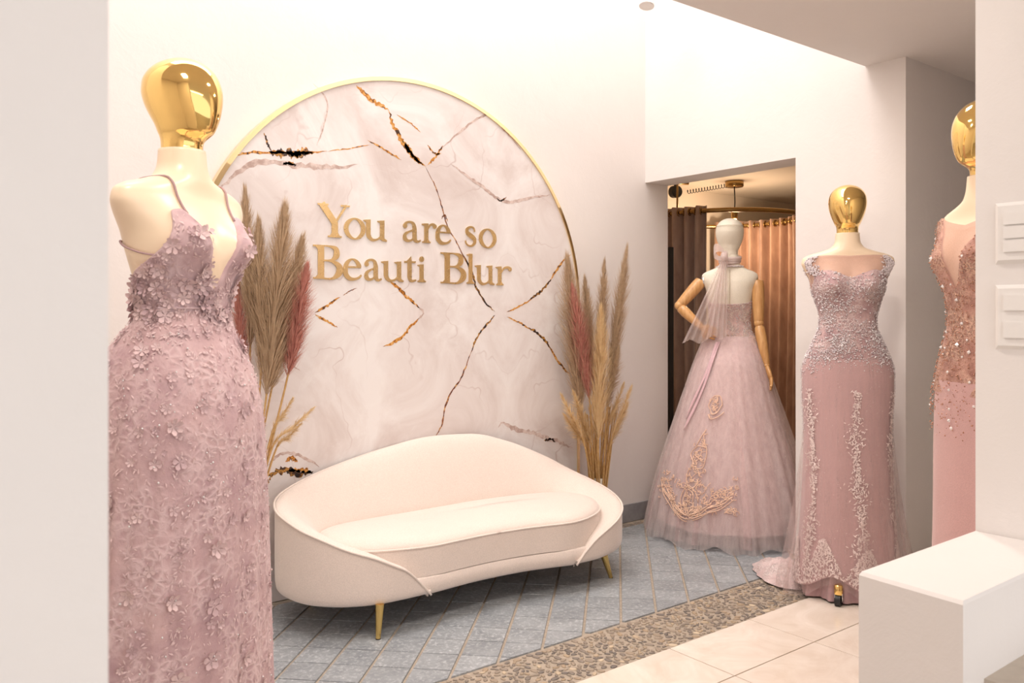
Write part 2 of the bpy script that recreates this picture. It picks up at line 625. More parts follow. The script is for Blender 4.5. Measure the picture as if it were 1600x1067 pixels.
full_tile = None
rng = random.Random(4)
for i in range(-16, 12):
    for j in range(-30, 12):
        a0, a1 = A0 + AS * i + GA, A0 + AS * (i + 1) - GA
        b0, b1 = B0 + BS * j + GB, B0 + BS * (j + 1) - GB
        poly = [((a + b) / 2, (b - a) / 2) for a, b in ((a0, b0), (a1, b0), (a1, b1), (a0, b1))]
        c0 = (sum(p[0] for p in poly) / 4, sum(p[1] for p in poly) / 4)
        if not (0.75 < c0[0] < 4.05 and PB1 - .1 < c0[1] < 3.4): continue
        cp = poly
        lim_v = 3.302 if True else VW
        for ax, val, less in ((1, PB1 + .004, False), (1, lim_v, True), (0, 0.8, False), (0, 3.82, True)):
            cp = clip(cp, ax, val, less)
            if len(cp) < 3: break
        if len(cp) < 3: continue
        ar = abs(sum(cp[k][0] * cp[(k + 1) % len(cp)][1] - cp[(k + 1) % len(cp)][0] * cp[k][1] for k in range(len(cp)))) / 2
        if ar < 2e-4: continue
        # wall stub right of the doorway
        if c0[0] > UR and c0[1] < 2.42: continue
        if len(cp) == 4 and ar > .97 * (AS - 2 * GA) * (BS - 2 * GB) / 2:
            if full_tile is None:
                full_tile = MB().prism([(p[0] - c0[0], p[1] - c0[1]) for p in poly], -.004, .002, .0012).build('tile', M['grey_tile'], floor, False, (c0[0], c0[1], 0))
                o = full_tile
            else:
                o = link_copy(full_tile, floor)
            o.location = (c0[0], c0[1], rng.uniform(-.0006, .0006))
        else:
            MB().prism([(p[0] - c0[0], p[1] - c0[1]) for p in cp], -.004, .002, .001).build('tile', M['grey_tile'], floor, False, (c0[0], c0[1], 0))
# --- cream tiles
TS = .4635
for i in range(-4, 3):
    for (v0, v1) in ((1.726, PB0 - .004), (1.726 - TS, 1.726), (1.726 - 2 * TS, 1.726 - TS)):
        u0 = 2.735 + TS * i
        u1 = u0 + TS
        if u0 > UR: continue
        x0, x1, y0, y1 = u0 + .0022, min(u1, 5.39) - .0022, v0 + .0022, v1 - .0022
        MB().prism([(x0, y0), (x1, y0), (x1, y1), (x0, y1)], -.004, .003, .001).build('tile', M['cream_tile'], floor, False)
u0 = 2.735 + TS * 3
for i in range(3, 6):
    for (v0, v1) in ((1.726, 1.838), (1.726 - TS, 1.726), (1.726 - 2 * TS, 1.726 - TS)):
        u0 = 2.735 + TS * i
        MB().prism([(u0 + .0015, v0 + .0015), (u0 + TS - .0015, v0 + .0015), (u0 + TS - .0015, v1 - .0015), (u0 + .0015, v1 - .0015)], -.004, .003, .001).build('tile', M['cream_tile'], floor, False)
# --- pebbles set in mortar
peb_meshes = []
for k in range(6):
    vs = []; nn = 9
    rr = random.Random(k)
    prof = [(1.0, -.4), (.96, .0), (.75, .22), (.35, .32)]
    off = [rr.uniform(.82, 1.08) for _ in range(nn)]
    for r, z in prof:
        for q in range(nn):
            an = 2 * PI * q / nn
            vs.append((r * off[q] * math.cos(an), r * off[q] * .62 * math.sin(an), z * .35))
    fs = grid_faces(4, nn) + [tuple(3 * nn + q for q in range(nn))]
    peb_meshes.append((vs, fs))
spots = []
prr = random.Random(11)
tries = 0
cell = {}
while tries < 24000:
    tries += 1
    u = prr.uniform(1.2, UR); v = prr.uniform(PB0 + .012, PB1 - .012)
    s = prr.choice((.009, .011, .013, .015, .017))
    ok = True
    gi, gj = int(u / .04), int(v / .04)
    for di in (-1, 0, 1):
        for dj in (-1, 0, 1):
            for (a, b, c) in cell.get((gi + di, gj + dj), ()):
                if (a - u) ** 2 + (b - v) ** 2 < (0.80 * (s + c)) ** 2: ok = False
    if ok:
        cell.setdefault((gi, gj), []).append((u, v, s)); spots.append((u, v, s))
for _ in range(260):
    spots.append((prr.uniform(2.9, 3.8), prr.uniform(3.312, 3.36), prr.uniform(.008, .012)))


def px_size(p):
    t = p[0] * math.cos(HEAD) + p[1] * math.sin(HEAD)
    x = (p[0] * math.sin(HEAD) - p[1] * math.cos(HEAD)) / t
    return p[2] / t ** 1.5 if (abs(x) < .6 and 1.2 / t < .45) else 0


spots.sort(key=px_size, reverse=True)
pd = [None] * 6
for q, (u, v, s) in enumerate(spots[:300]):
    k = prr.randrange(6)
    if pd[k] is None:
        o = mesh('pebble', peb_meshes[k][0], peb_meshes[k][1], M['pebble'], floor)
        pd[k] = o
    else:
        o = link_copy(pd[k], floor)
    o.location = (u, v, -.0015)
    o.scale = (s, s, s)
    o.rotation_euler = (0, 0, prr.uniform(0, PI))
V = []; F = []
for (u, v, s) in spots[300:]:
    vs, fs = peb_meshes[prr.randrange(6)]
    a = prr.uniform(0, PI); n0 = len(V)
    V += [(u + s * (x * math.cos(a) - y * math.sin(a)), v + s * (x * math.sin(a) + y * math.cos(a)), -.0015 + s * z) for x, y, z in vs]
    F += [tuple(i + n0 for i in f) for f in fs]
tag(mesh('pebble_field', V, F, M['pebble_mixed'], floor), kind='stuff')

# ------------------------------------------------------------------ marble arch panel with lettering
F_PX = 1302.0


def on_wall(x, y, v):
    """a point of the wall plane seen at picture position x, y: used to measure the printed sign"""
    r = (x - 800) / F_PX
    d = (r * math.sin(HEAD) + math.cos(HEAD), -r * math.cos(HEAD) + math.sin(HEAD), -(y - 490) / F_PX)
    t = v / d[1]
    return d[0] * t, CAM_Z + d[2] * t


PU, PZ, PR = 2.022, 1.25, 1.040
VP = VW - .048        # front of the panel
panel = empty('arch_panel', (PU, VW, 0), 0, 'arched white onyx wall panel with gold edge and gold lettering behind the sofa', 'wall panel')
M['marble'] = mat_marble(.55, 1.2)


def arch(r, n=72):
    pts = [(-r, 0.0)]
    for k in range(n + 1):
        a = PI - PI * k / n
        pts.append((r * math.cos(a), PZ + r * math.sin(a)))
    pts.append((r, 0.0))
    return pts


ai = arch(PR - .019)
n = len(ai)
vs = [(p[0], -.046, p[1]) for p in ai] + [(p[0], -.002, p[1]) for p in ai]
fs = [tuple(range(n))] + [(i, i + n, (i + 1) % n + n, (i + 1) % n) for i in range(n)]
mesh('marble_board', vs, fs, M['marble'], panel, False)
# mirror-polished gold edge, bent in segments
ro = arch(PR); ri = arch(PR - .019)
segs = [(0, 14), (14, 28), (28, 44), (44, 60), (60, len(ro) - 1)]
for (s0, s1) in segs:
    vs = []; fs = []
    for i in range(s0, s1 + 1):
        for (p, y) in ((ri[i], -.053), (ro[i], -.049), (ro[i], -.001), (ri[i], -.040)):
            vs.append((p[0], y, p[1]))
    m_ = s1 - s0 + 1
    for i in range(m_ - 1):
        for k in range(4):
            fs.append((i * 4 + k, i * 4 + (k + 1) % 4, i * 4 + 4 + (k + 1) % 4, i * 4 + 4 + k))
    o = mesh('gold_edge', vs, fs, M['gold_rim'], panel, False)
    auto_smooth(o, 40)


# --- gold and black veins of the print
def mat_vein(name, stops, scale):
    t = NT(name)
    v = t.coord()
    t.base(t.ramp(t.noise(v, scale, 3, .7), stops))
    t.rough(.3)
    return t.m


M['vein_gold'] = mat_vein('vein_gold', [(.40, srgb(70, 42, 24)), (.47, srgb(190, 120, 40)), (.60, srgb(226, 172, 92)), (.70, srgb(236, 214, 190))], 45)
M['vein_dark'] = mat_vein('vein_dark', [(.42, srgb(34, 26, 26)), (.50, srgb(90, 56, 34)), (.58, srgb(206, 150, 70)), (.66, srgb(40, 30, 30))], 38)
M['vein_soft'] = mat_vein('vein_soft', [(.40, srgb(186, 160, 150)), (.6, srgb(222, 204, 196))], 30)
M['vein_thin'] = mat_vein('vein_thin', [(.40, srgb(70, 40, 32)), (.52, srgb(150, 92, 60)), (.62, srgb(214, 168, 110))], 40)
vr = random.Random(5)


def vein(pts, wd, mat, name='vein', rough=.5, taper=True):
    P = [on_wall(x, y, VP) for x, y in pts]
    P = resample(catmull(P, 8), max(8, int(6 * len(pts))))
    m_ = len(P)
    vs = []; fs = []
    for i in range(m_):
        t = P[min(i + 1, m_ - 1)] - P[max(i - 1, 0)]
        t = t / (np.linalg.norm(t) + 1e-9)
        nn = np.array([-t[1], t[0]])
        e = min(i, m_ - 1 - i) / max(1, m_ - 1) * 2
        k = (min(1, e * 2.2) ** .7 if taper else 1) * .5 * wd
        a = k * (1 + rough * vr.uniform(-1, 1.2)); b = k * (1 + rough * vr.uniform(-1, 1.2))
        j = nn * vr.uniform(-.25, .25) * wd
        q0 = P[i] + nn * a + j; q1 = P[i] - nn * b + j
        vs += [(q0[0] - PU, -.0466, q0[1]), (q1[0] - PU, -.0466, q1[1])]
    for i in range(m_ - 1):
        fs.append((2 * i, 2 * i + 1, 2 * i + 3, 2 * i + 2))
    n0 = len(vs)
    vs += [(x, y + .0007, z) for x, y, z in vs]
    for i in range(m_ - 1):
        fs.append((2 * i, 2 * i + 2, n0 + 2 * i + 2, n0 + 2 * i))
        fs.append((2 * i + 3, 2 * i + 1, n0 + 2 * i + 1, n0 + 2 * i + 3))
    mesh(name, vs, fs, mat, panel, False)


G_, D_, S_, T_ = M['vein_gold'], M['vein_dark'], M['vein_soft'], M['vein_thin']
soft_veins = [
    ([(340, 300), (380, 262), (420, 252), (470, 258), (520, 262), (560, 256)], .02),
    ([(705, 255), (730, 275), (755, 292), (780, 312), (800, 316), (830, 308), (862, 304)], .014),
    ([(690, 232), (720, 205), (760, 180), (790, 205), (815, 235)], .010),
    ([(778, 668), (785, 660), (800, 668), (830, 676), (862, 686), (895, 700)], .020),
    ([(418, 728), (440, 708), (470, 712), (500, 730)], .012),
    ([(470, 580), (440, 560), (420, 540)], .008),
    ([(490, 130), (512, 160), (505, 200), (495, 228)], .006),
]
for p, wd in soft_veins: vein(p, wd, S_, rough=.4)
vein([(362, 246), (385, 239), (420, 238), (445, 238), (478, 239), (512, 236)], .010, G_, rough=.55)
vein([(420, 237), (437, 240), (452, 239), (468, 242), (484, 238)], .026, D_, rough=.55)
vein([(446, 238), (460, 242), (476, 237), (490, 239)], .022, G_, rough=.6)
vein([(413, 207), (417, 220), (424, 237)], .008, D_)
vein([(442, 258), (452, 254), (464, 259)], .014, G_, rough=.6)
vein([(512, 236), (545, 232), (578, 226)], .005, G_)
vein([(557, 133), (568, 143), (582, 157), (607, 171)], .018, G_, rough=.35)
vein([(606, 168), (614, 193), (628, 219), (646, 244), (666, 261)], .017, G_, rough=.55)
vein([(630, 218), (642, 238), (660, 257)], .022, G_, rough=.55)
vein([(620, 179), (640, 191), (658, 207)], .006, G_)
vein([(668, 258), (682, 243), (693, 227)], .011, G_, rough=.55)
vein([(668, 226), (680, 240), (690, 240)], .008, G_)
vein([(574, 219), (600, 233), (628, 250)], .008, G_)
vein([(665, 261), (680, 290), (690, 320), (699, 352), (712, 375), (724, 400), (737, 425)], .0055, T_)
vein([(722, 395), (737, 425), (744, 447), (757, 470), (774, 488)], .010, D_)
vein([(774, 492), (757, 512), (744, 530), (736, 552)], .010, D_)
vein([(738, 545), (722, 588), (703, 617), (695, 640), (690, 665), (676, 690)], .0075, T_)
vein([(792, 488), (815, 477), (832, 467)], .008, G_)
vein([(826, 470), (846, 455), (862, 436)], .012, D_)
vein([(858, 440), (878, 411), (893, 397)], .010, G_)
vein([(792, 495), (812, 504), (830, 516)], .008, G_)
vein([(825, 512), (845, 524), (862, 546)], .012, D_)
vein([(858, 540), (872, 564), (892, 586)], .011, G_)
vein([(492, 489), (512, 477), (532, 464)], .009, G_)
vein([(492, 491), (508, 500), (528, 512)], .009, G_)
vein([(536, 462), (546, 455), (558, 450)], .004, T_)
vein([(608, 437), (622, 450), (638, 465), (656, 482)], .013, G_)
vein([(656, 497), (640, 512), (624, 530), (598, 542)], .013, G_)
vein([(652, 478), (662, 488), (652, 500)], .008, S_)
vein([(776, 309), (782, 314), (792, 308)], .007, T_)
vein([(416, 742), (432, 738), (450, 734), (468, 740), (490, 737)], .026, D_, rough=.55)
vein([(450, 735), (470, 734), (488, 738)], .016, G_, rough=.55)
vein([(446, 722), (456, 716), (466, 721)], .014, G_, rough=.55)
vein([(412, 775), (418, 755), (424, 744)], .009, D_)
vein([(408, 830), (413, 805), (418, 790)], .018, D_)
vein([(850, 689), (860, 686), (868, 691)], .012, D_)
vein([(690, 342), (695, 336), (700, 346)], .006, T_)


# --- raised serif letters, drawn stroke by stroke
def ribbon(L, R_, dep=.004):
    vs = []; fs = []
    m_ = len(L)
    for (p, q) in zip(L, R_):
        vs += [(p[0], -dep, p[1]), (q[0], -dep, q[1]), (p[0], 0, p[1]), (q[0], 0, q[1])]
    for i in range(m_ - 1):
        a = 4 * i
        fs += [(a, a + 1, a + 5, a + 4), (a, a + 4, a + 6, a + 2), (a + 1, a + 3, a + 7, a + 5)]
    fs += [(0, 2, 3, 1), (4 * m_ - 4, 4 * m_ - 3, 4 * m_ - 1, 4 * m_ - 2)]
    return vs, fs


def stroke(pts, wd, smooth=True):
    P = np.array(pts, float)
    W = np.array(wd, float)
    if smooth and len(P) > 2:
        Q = catmull(np.c_[P, W], 8)
        P, W = Q[:, :2], Q[:, 2]
    m_ = len(P)
    L = []; R_ = []
    for i in range(m_):
        t = P[min(i + 1, m_ - 1)] - P[max(i - 1, 0)]
        t = t / (np.linalg.norm(t) + 1e-9)
        nn = np.array([-t[1], t[0]])
        L.append(P[i] + nn * W[i] / 2); R_.append(P[i] - nn * W[i] / 2)
    return ribbon(L, R_)


def ring(cx, cy, rx, ry, st, hr, a0=0, a1=2 * PI, tilt=.12, n=40):
    L = []; R_ = []
    for k in range(n + 1):
        a = a0 + (a1 - a0) * k / n
        L.append((cx + rx * math.cos(a), cy + ry * math.sin(a)))
        R_.append((cx + (rx - st) * math.cos(a + tilt * math.sin(2 * a)), cy + (ry - hr) * math.sin(a)))
    return ribbon(L, R_)


def bar(x0, x1, y, th): return ribbon([(x0, y + th), (x1, y + th)], [(x0, y), (x1, y)])
def stem(x, y0, y1, st): return ribbon([(x - st / 2, y0), (x - st / 2, y1)], [(x + st / 2, y0), (x + st / 2, y1)])
def flag(x, y, st, ln): return ribbon([(x - st / 2 - ln, y - ln * .30), (x + st / 2, y)], [(x - st / 2 - ln, y - ln * .62), (x + st / 2, y - ln * 1.6)])


def foot(x, y, st, ln, hr):
    return [bar(x - st / 2 - ln, x + st / 2 + ln, y, hr),
            ribbon([(x - st / 2 - ln * .5, y + hr), (x - st / 2, y + hr + ln * .7)], [(x - st / 2 - ln * .5, y), (x, y)]),
            ribbon([(x, y), (x + st / 2 + ln * .5, y)], [(x + st / 2, y + hr + ln * .7), (x + st / 2 + ln * .5, y + hr)])]


def dot(cx, cy, r): return ribbon([(cx - r * math.cos(a), cy + r * math.sin(a)) for a in np.linspace(-PI / 2, PI / 2, 9)], [(cx + r * math.cos(a), cy + r * math.sin(a)) for a in np.linspace(-PI / 2, PI / 2, 9)])


def glyph(ch, w_, h_):
    hr = .0075
    S = .029 if ch in 'YB' else .0215
    if ch == 'Y':
        p = [stroke([(.13 * w_, h_), (.53 * w_, .44 * h_)], [S, S], False), stroke([(.90 * w_, h_), (.545 * w_, .44 * h_)], [hr * 1.3, hr * 1.3], False),
             stem(.53 * w_, 0, .47 * h_, S), bar(0, .33 * w_, h_ - hr, hr), bar(.72 * w_, w_, h_ - hr, hr)] + foot(.53 * w_, 0, S, .018, hr)
    elif ch == 'o':
        p = [ring(w_ / 2, h_ / 2, w_ / 2, h_ / 2, S, hr)]
    elif ch == 'u':
        p = [stroke([(.20 * w_, h_ * .98), (.20 * w_, .5 * h_), (.22 * w_, .22 * h_), (.38 * w_, .045 * h_), (.60 * w_, .09 * h_), (.78 * w_, .26 * h_)], [S, S, S * .95, S * .62, hr * 1.2, hr]),
             stem(.80 * w_, .06 * h_, .98 * h_, S), flag(.20 * w_, h_, S, .014), flag(.80 * w_, h_, S, .014), stroke([(.80 * w_, .10 * h_), (w_, .02 * h_)], [S * .8, hr], False)]
    elif ch == 'a':
        p = [stroke([(.66 * w_, .68 * h_), (.66 * w_, .3 * h_), (.70 * w_, .10 * h_), (.84 * w_, .03 * h_), (w_, .10 * h_)], [S, S, S * .9, S * .5, hr]),
             stroke([(.10 * w_, .76 * h_), (.20 * w_, .92 * h_), (.42 * w_, .975 * h_), (.60 * w_, .88 * h_), (.66 * w_, .66 * h_)], [S * .9, S * .55, hr * 1.3, S * .7, S]),
             stroke([(.62 * w_, .60 * h_), (.36 * w_, .50 * h_), (.14 * w_, .36 * h_), (.12 * w_, .16 * h_), (.28 * w_, .05 * h_), (.50 * w_, .10 * h_), (.64 * w_, .24 * h_)], [hr, hr * 1.2, S * .7, S * .95, S * .6, hr * 1.2, hr]), dot(.13 * w_, .76 * h_, S * .5)]
    elif ch == 'r':
        p = [stem(.34 * w_, 0, .98 * h_, S), flag(.34 * w_, h_, S, .014), stroke([(.42 * w_, .68 * h_), (.58 * w_, .90 * h_), (.80 * w_, .95 * h_), (.96 * w_, .88 * h_)], [hr, hr * 1.3, S * .6, S * .5]), dot(.91 * w_, .86 * h_, S * .5)] + foot(.34 * w_, 0, S, .012, hr)
    elif ch == 'e':
        p = [ring(w_ / 2, h_ / 2, w_ / 2, h_ / 2, S, hr, .08 * PI, PI * 1.05, 0.1, 26), bar(.12 * w_, .95 * w_, .56 * h_, hr),
             stroke([(.095 * w_ + .002, .52 * h_), (.14 * w_, .26 * h_), (.34 * w_, .07 * h_), (.60 * w_, .045 * h_), (.84 * w_, .12 * h_), (.98 * w_, .24 * h_)], [S, S * 1.05, S * .85, S * .55, hr * 1.3, hr])]
    elif ch == 's':
        p = [stroke([(.86 * w_, .74 * h_), (.78 * w_, .92 * h_), (.50 * w_, .97 * h_), (.22 * w_, .86 * h_), (.22 * w_, .68 * h_), (.50 * w_, .54 * h_), (.80 * w_, .40 * h_), (.86 * w_, .20 * h_), (.62 * w_, .04 * h_), (.32 * w_, .04 * h_), (.12 * w_, .14 * h_), (.06 * w_, .28 * h_)],
                    [hr, hr, hr * 1.3, S * .7, S * .9, S * 1.1, S * .95, S * .7, hr * 1.3, hr, hr, hr])]
    elif ch == 'B':
        x = .27 * w_
        p = [stem(x, 0, h_, S), bar(0, x, h_ - hr, hr), bar(0, x, 0, hr),
             stroke([(x, h_ - hr / 2), (.55 * w_, h_ - hr / 2), (.78 * w_, .90 * h_), (.80 * w_, .70 * h_), (.62 * w_, .565 * h_), (x, .545 * h_)], [hr, hr, S * .75, S * .95, hr * 1.3, hr]),
             stroke([(x, .545 * h_), (.62 * w_, .535 * h_), (.88 * w_, .40 * h_), (.90 * w_, .20 * h_), (.66 * w_, .02 * h_), (x, hr / 2)], [hr, hr * 1.3, S * .9, S * 1.05, hr * 1.4, hr]),
             ribbon([(x - S / 2 - .011, hr), (x - S / 2, hr + .012)], [(x - S / 2 - .011, 0), (x, 0)]), ribbon([(x - S / 2 - .011, h_), (x, h_)], [(x - S / 2 - .011, h_ - hr), (x - S / 2, h_ - hr - .012)])]
    elif ch == 't':
        p = [stroke([(.46 * w_, .84 * h_), (.46 * w_, .4 * h_), (.47 * w_, .16 * h_), (.62 * w_, .04 * h_), (w_, .08 * h_)], [S, S, S * .95, S * .6, hr]), bar(.02 * w_, .95 * w_, .74 * h_, hr * 1.2),
             ribbon([(.12 * w_, .76 * h_), (.46 * w_ + S / 2 - .003, h_)], [(.46 * w_, .74 * h_), (.46 * w_ + S / 2, .74 * h_)])]
    elif ch == 'i':
        p = [stem(.5 * w_, 0, .71 * h_, S), flag(.5 * w_, .72 * h_, S, .012), dot(.5 * w_, .92 * h_, S * .6)] + foot(.5 * w_, 0, S, .012, hr)
    elif ch == 'l':
        p = [stem(.5 * w_, 0, h_, S), flag(.5 * w_, h_, S, .012)] + foot(.5 * w_, 0, S, .012, hr)
    return p


# picture measurements of each letter: x left, x right, y top, y bottom
LET = [('Y', 496, 546, 317, 371), ('o', 537, 571, 339, 374.5), ('u', 568, 604, 342, 376.5), ('a', 629, 657, 345, 378), ('r', 658, 681, 348, 380), ('e', 680.5, 704.5, 350, 381.5),
       ('s', 726, 744, 353, 385), ('o', 748, 775.5, 356, 388),
       ('B', 489, 534, 382, 436), ('e', 536, 565, 403, 437.5), ('a', 569, 596, 404.5, 438.5), ('u', 596, 630, 407, 440), ('t', 631, 650, 400, 440.5), ('i', 652, 665, 401.5, 441),
       ('B', 688, 727, 394, 443), ('l', 728, 742, 396, 443.5), ('u', 742, 772, 413.5, 445), ('r', 771, 799, 415.5, 446)]
for (ch, x0, x1, y0, y1) in LET:
    a = on_wall(x0, y0, VP); b = on_wall(x1, y1, VP); c = on_wall(x0, y1, VP)
    w_ = b[0] - a[0]
    zb = (c[1] + b[1]) / 2; zt = a[1]
    mb = MB()
    for k, (vs, fs) in enumerate(glyph(ch, w_, zt - zb)): mb.add([(x, y - .00035 * k, z) for x, y, z in vs], fs)
    mb.build('letter', M['gold_sign'], panel, False, (a[0] - PU, -.0470, zb))

# ------------------------------------------------------------------ wall switches on the jamb
def switch_plate(z0, z1, rows, label):
    t = empty('switch_plate', (UJ, .700, z0), 0, label, 'light switch', 'switch plates on the jamb')
    mb = MB()
    y0, y1 = -.062, .060
    h_ = z1 - z0
    mb.add([(0, y0, 0), (0, y1, 0), (0, y1, h_), (0, y0, h_), (-.009, y0 + .008, .008), (-.009, y1 - .008, .008), (-.009, y1 - .008, h_ - .008), (-.009, y0 + .008, h_ - .008)],
           [(4, 5, 6, 7), (0, 1, 5, 4), (1, 2, 6, 5), (2, 3, 7, 6), (3, 0, 4, 7)])
    mb.build('cover', M['switch'], t)
    for (a, b) in rows:
        MB().box(-.0135, -.006, -.038, .040, a * h_, b * h_).build('rocker', M['switch'], t)


switch_plate(1.303, 1.431, [(.19, .38), (.41, .60), (.63, .82)], 'white switch plate with three long rockers on the white jamb')
switch_plate(1.126, 1.260, [(.18, .42), (.60, .84)], 'white switch plate with two spaced rockers on the white jamb')

# ------------------------------------------------------------------ kidney sofa
OUT = [(2.055, 2.722), (1.92, 2.727), (1.71, 2.716), (1.593, 2.717), (1.49, 2.729), (1.385, 2.775), (1.312, 2.840), (1.268, 2.909), (1.246, 3.005), (1.252, 3.11), (1.30, 3.215), (1.40, 3.285), (1.56, 3.325), (1.80, 3.342),
       (2.05, 3.345), (2.30, 3.338), (2.55, 3.30), (2.73, 3.22), (2.835, 3.10), (2.872, 2.97), (2.850, 2.85), (2.79, 2.757), (2.70, 2.692), (2.60, 2.657), (2.50, 2.645), (2.40, 2.652), (2.288, 2.682), (2.18, 2.708)]
OUT = [(u, min(v, 3.0) + max(0, v - 3.0) * .975) for u, v in OUT]
SU, SV = 2.055, 3.0
NS = 220
out2 = resample(catmull(OUT, 12, True), NS, True)
tg = np.roll(out2, -1, 0) - np.roll(out2, 1, 0)
tg /= np.linalg.norm(tg, axis=1)[:, None]
inn = np.stack([tg[:, 1], -tg[:, 0]], 1)
cen = np.array([SU, SV])
if ((cen - out2) * inn).sum() < 0: inn = -inn


def near_idx(p): return int(np.argmin(((out2 - np.array(p)) ** 2).sum(1)))


# rim height along the outline, measured at points of it
RIM = [((1.71, 2.716), .125), ((1.665, 2.716), .185), ((1.61, 2.717), .236), ((1.56, 2.718), .264), ((1.49, 2.729), .300), ((1.40, 2.768), .332), ((1.312, 2.840), .374), ((1.268, 2.909), .402), ((1.246, 3.005), .425), ((1.258, 3.13), .447),
       ((1.34, 3.25), .480), ((1.56, 3.325), .535), ((1.85, 3.344), .592), ((2.10, 3.345), .622), ((2.32, 3.336), .615), ((2.52, 3.305), .565), ((2.70, 3.24), .485), ((2.82, 3.12), .405), ((2.872, 2.97), .352), ((2.85, 2.85), .322), ((2.79, 2.757), .300),
       ((2.70, 2.692), .276), ((2.60, 2.657), .250), ((2.53, 2.647), .226), ((2.46, 2.646), .180), ((2.405, 2.652), .125)]
idx = [near_idx(p) for p, _ in RIM]
i0, i1 = idx[0], idx[-1]
rim_i = np.arange(i0, i1 + 1)
Hs = herm([(i, h) for i, (_, h) in zip(idx, RIM)], rim_i)[0]
sofa = empty('sofa', (SU, SV, 0), rad(0), 'cream upholstered kidney-shaped sofa with one long seat cushion and brass legs', 'sofa')
BZ = .118; PZ0 = .190; SEAT = .305


def wid(i):
    d = min(i - i0, i1 - i) / (i1 - i0)
    return .018 + .155 * min(1, d / .20) ** .8


vs = []
prof_n = 0
for i, H in zip(rim_i, Hs):
    w_ = wid(i)
    zs = min(SEAT + .012, H - .012)
    pr = [(.030, BZ + .001), (.010, BZ + .006), (.0, BZ + .022)]
    pr += [(0, BZ + .022 + (H - BZ - .022) * k) for k in (.33, .66)]
    pr += [(0.0, max(H - .010, BZ + .023)), (.004, max(H - .002, BZ + .024)), (.014, H + .002), (.10 * w_ + .012, H + .006)]
    for k in (.25, .40, .55, .68, .80, .90, 1.0):
        d = .012 + (w_ - .012) * k
        zz = H + .006 - (H + .006 - zs) * (max(0, k - .12) / .88) ** 1.55
        pr.append((d, zz))
    pr.append((w_ + .006, min(.2, zs - .005)))
    prof_n = len(pr)
    for d, z in pr:
        q = out2[i] + inn[i] * d - cen
        vs.append((q[0], q[1], z))
fs = grid_faces(len(rim_i), prof_n, False)
fs += [tuple(range(prof_n)), tuple((len(rim_i) - 1) * prof_n + k for k in range(prof_n - 1, -1, -1))]
o = mesh('backrest_and_arms', vs, fs, M['sofa'], sofa)
md = o.modifiers.new('sub', 'SUBSURF'); md.levels = 1; md.render_levels = 1
# piping along the rim and down the arm seams
mb = MB()
pp = []
for i, H in list(zip(rim_i, Hs)):
    q = out2[i] - inn[i] * .001 - cen
    pp.append((q[0], q[1], H - .003))
mb.tube(resample(pp, 260), .0045, 8)
mb.build('arm_piping', M['sofa'], sofa, True)
# plinth
vs = []
pr = [(.030, BZ), (.012, BZ + .004), (.003, BZ + .016), (.003, PZ0 - .006), (.010, PZ0), (.06, PZ0)]
for i in range(NS):
    fr = 0 if (i < i0 or i > i1) else .006
    for d, z in pr:
        q = out2[i] + inn[i] * (d + fr) - cen
        vs.append((q[0], q[1], z))
fs = []
m_ = len(pr)
for i in range(NS):
    j = (i + 1) % NS
    for k in range(m_ - 1): fs.append((i * m_ + k, j * m_ + k, j * m_ + k + 1, i * m_ + k + 1))
fs.append(tuple(i * m_ for i in range(NS))); fs.append(tuple(i * m_ + m_ - 1 for i in range(NS - 1, -1, -1)))
mesh('plinth', vs, fs, M['sofa'], sofa)
# seat cushion
cu = []
for i in range(NS):
    if i < i0 or i > i1: d = .006
    else: d = max(.006, wid(i) - .014)
    cu.append(out2[i] + inn[i] * d - cen)
cu = np.array(cu)
k_ = np.ones(9) / 9
cs = np.stack([np.convolve(np.r_[cu[-4:, c], cu[:, c], cu[:4, c]], k_, 'valid') for c in (0, 1)], 1)
vs = []; rings = [(1.0, PZ0 + .001), (1.0, PZ0 + .012), (1.003, SEAT - .03), (1.0, SEAT - .006), (.992, SEAT + .004), (.965, SEAT + .014), (.90, SEAT + .026), (.78, SEAT + .036), (.6, SEAT + .042), (.35, SEAT + .045), (.1, SEAT + .046)]
for s_, z in rings:
    for p in cs:
        ax = np.array([np.clip(p[0], -.50, .52), -.03 - .05 * np.clip(p[0], -.5, .5)])
        q = ax + (p - ax) * s_
        zz = z + (.006 * math.sin(p[0] * 9) * (1 - s_) if s_ < .99 else 0)
        vs.append((q[0], q[1], zz))
fs = grid_faces(len(rings), NS)
fs.append(tuple((len(rings) - 1) * NS + k for k in range(NS)))
seat = mesh('seat_cushion', vs, fs, M['sofa'], sofa)
mb = MB(); mb.tube([(p[0] * 1.001, p[1] * 1.004, SEAT - .001) for p in np.vstack([cs, cs[:2]])], .0042, 8, False)
mb.build('cushion_piping', M['sofa'], seat, True)
for (x, y, dx, dy) in ((-.555, -.27, -.010, -.005), (.545, -.315, .075, .03), (-.56, .20, -.05, .03), (.55, .19, .05, .03)):
    mb = MB()
    mb.tube([(x, y, BZ + .01), (x + dx * .97, y + dy * .97, .004)], [.017, .009], 16)
    lg_ = mb.build('leg', M['brass'], sofa, True); auto_smooth(lg_, 50)
    mb = MB(); mb.tube([(x + dx * .96, y + dy * .96, .005), (x + dx, y + dy, 0)], .0095, 12)
    mb.build('foot_glide', M['black'], lg_)

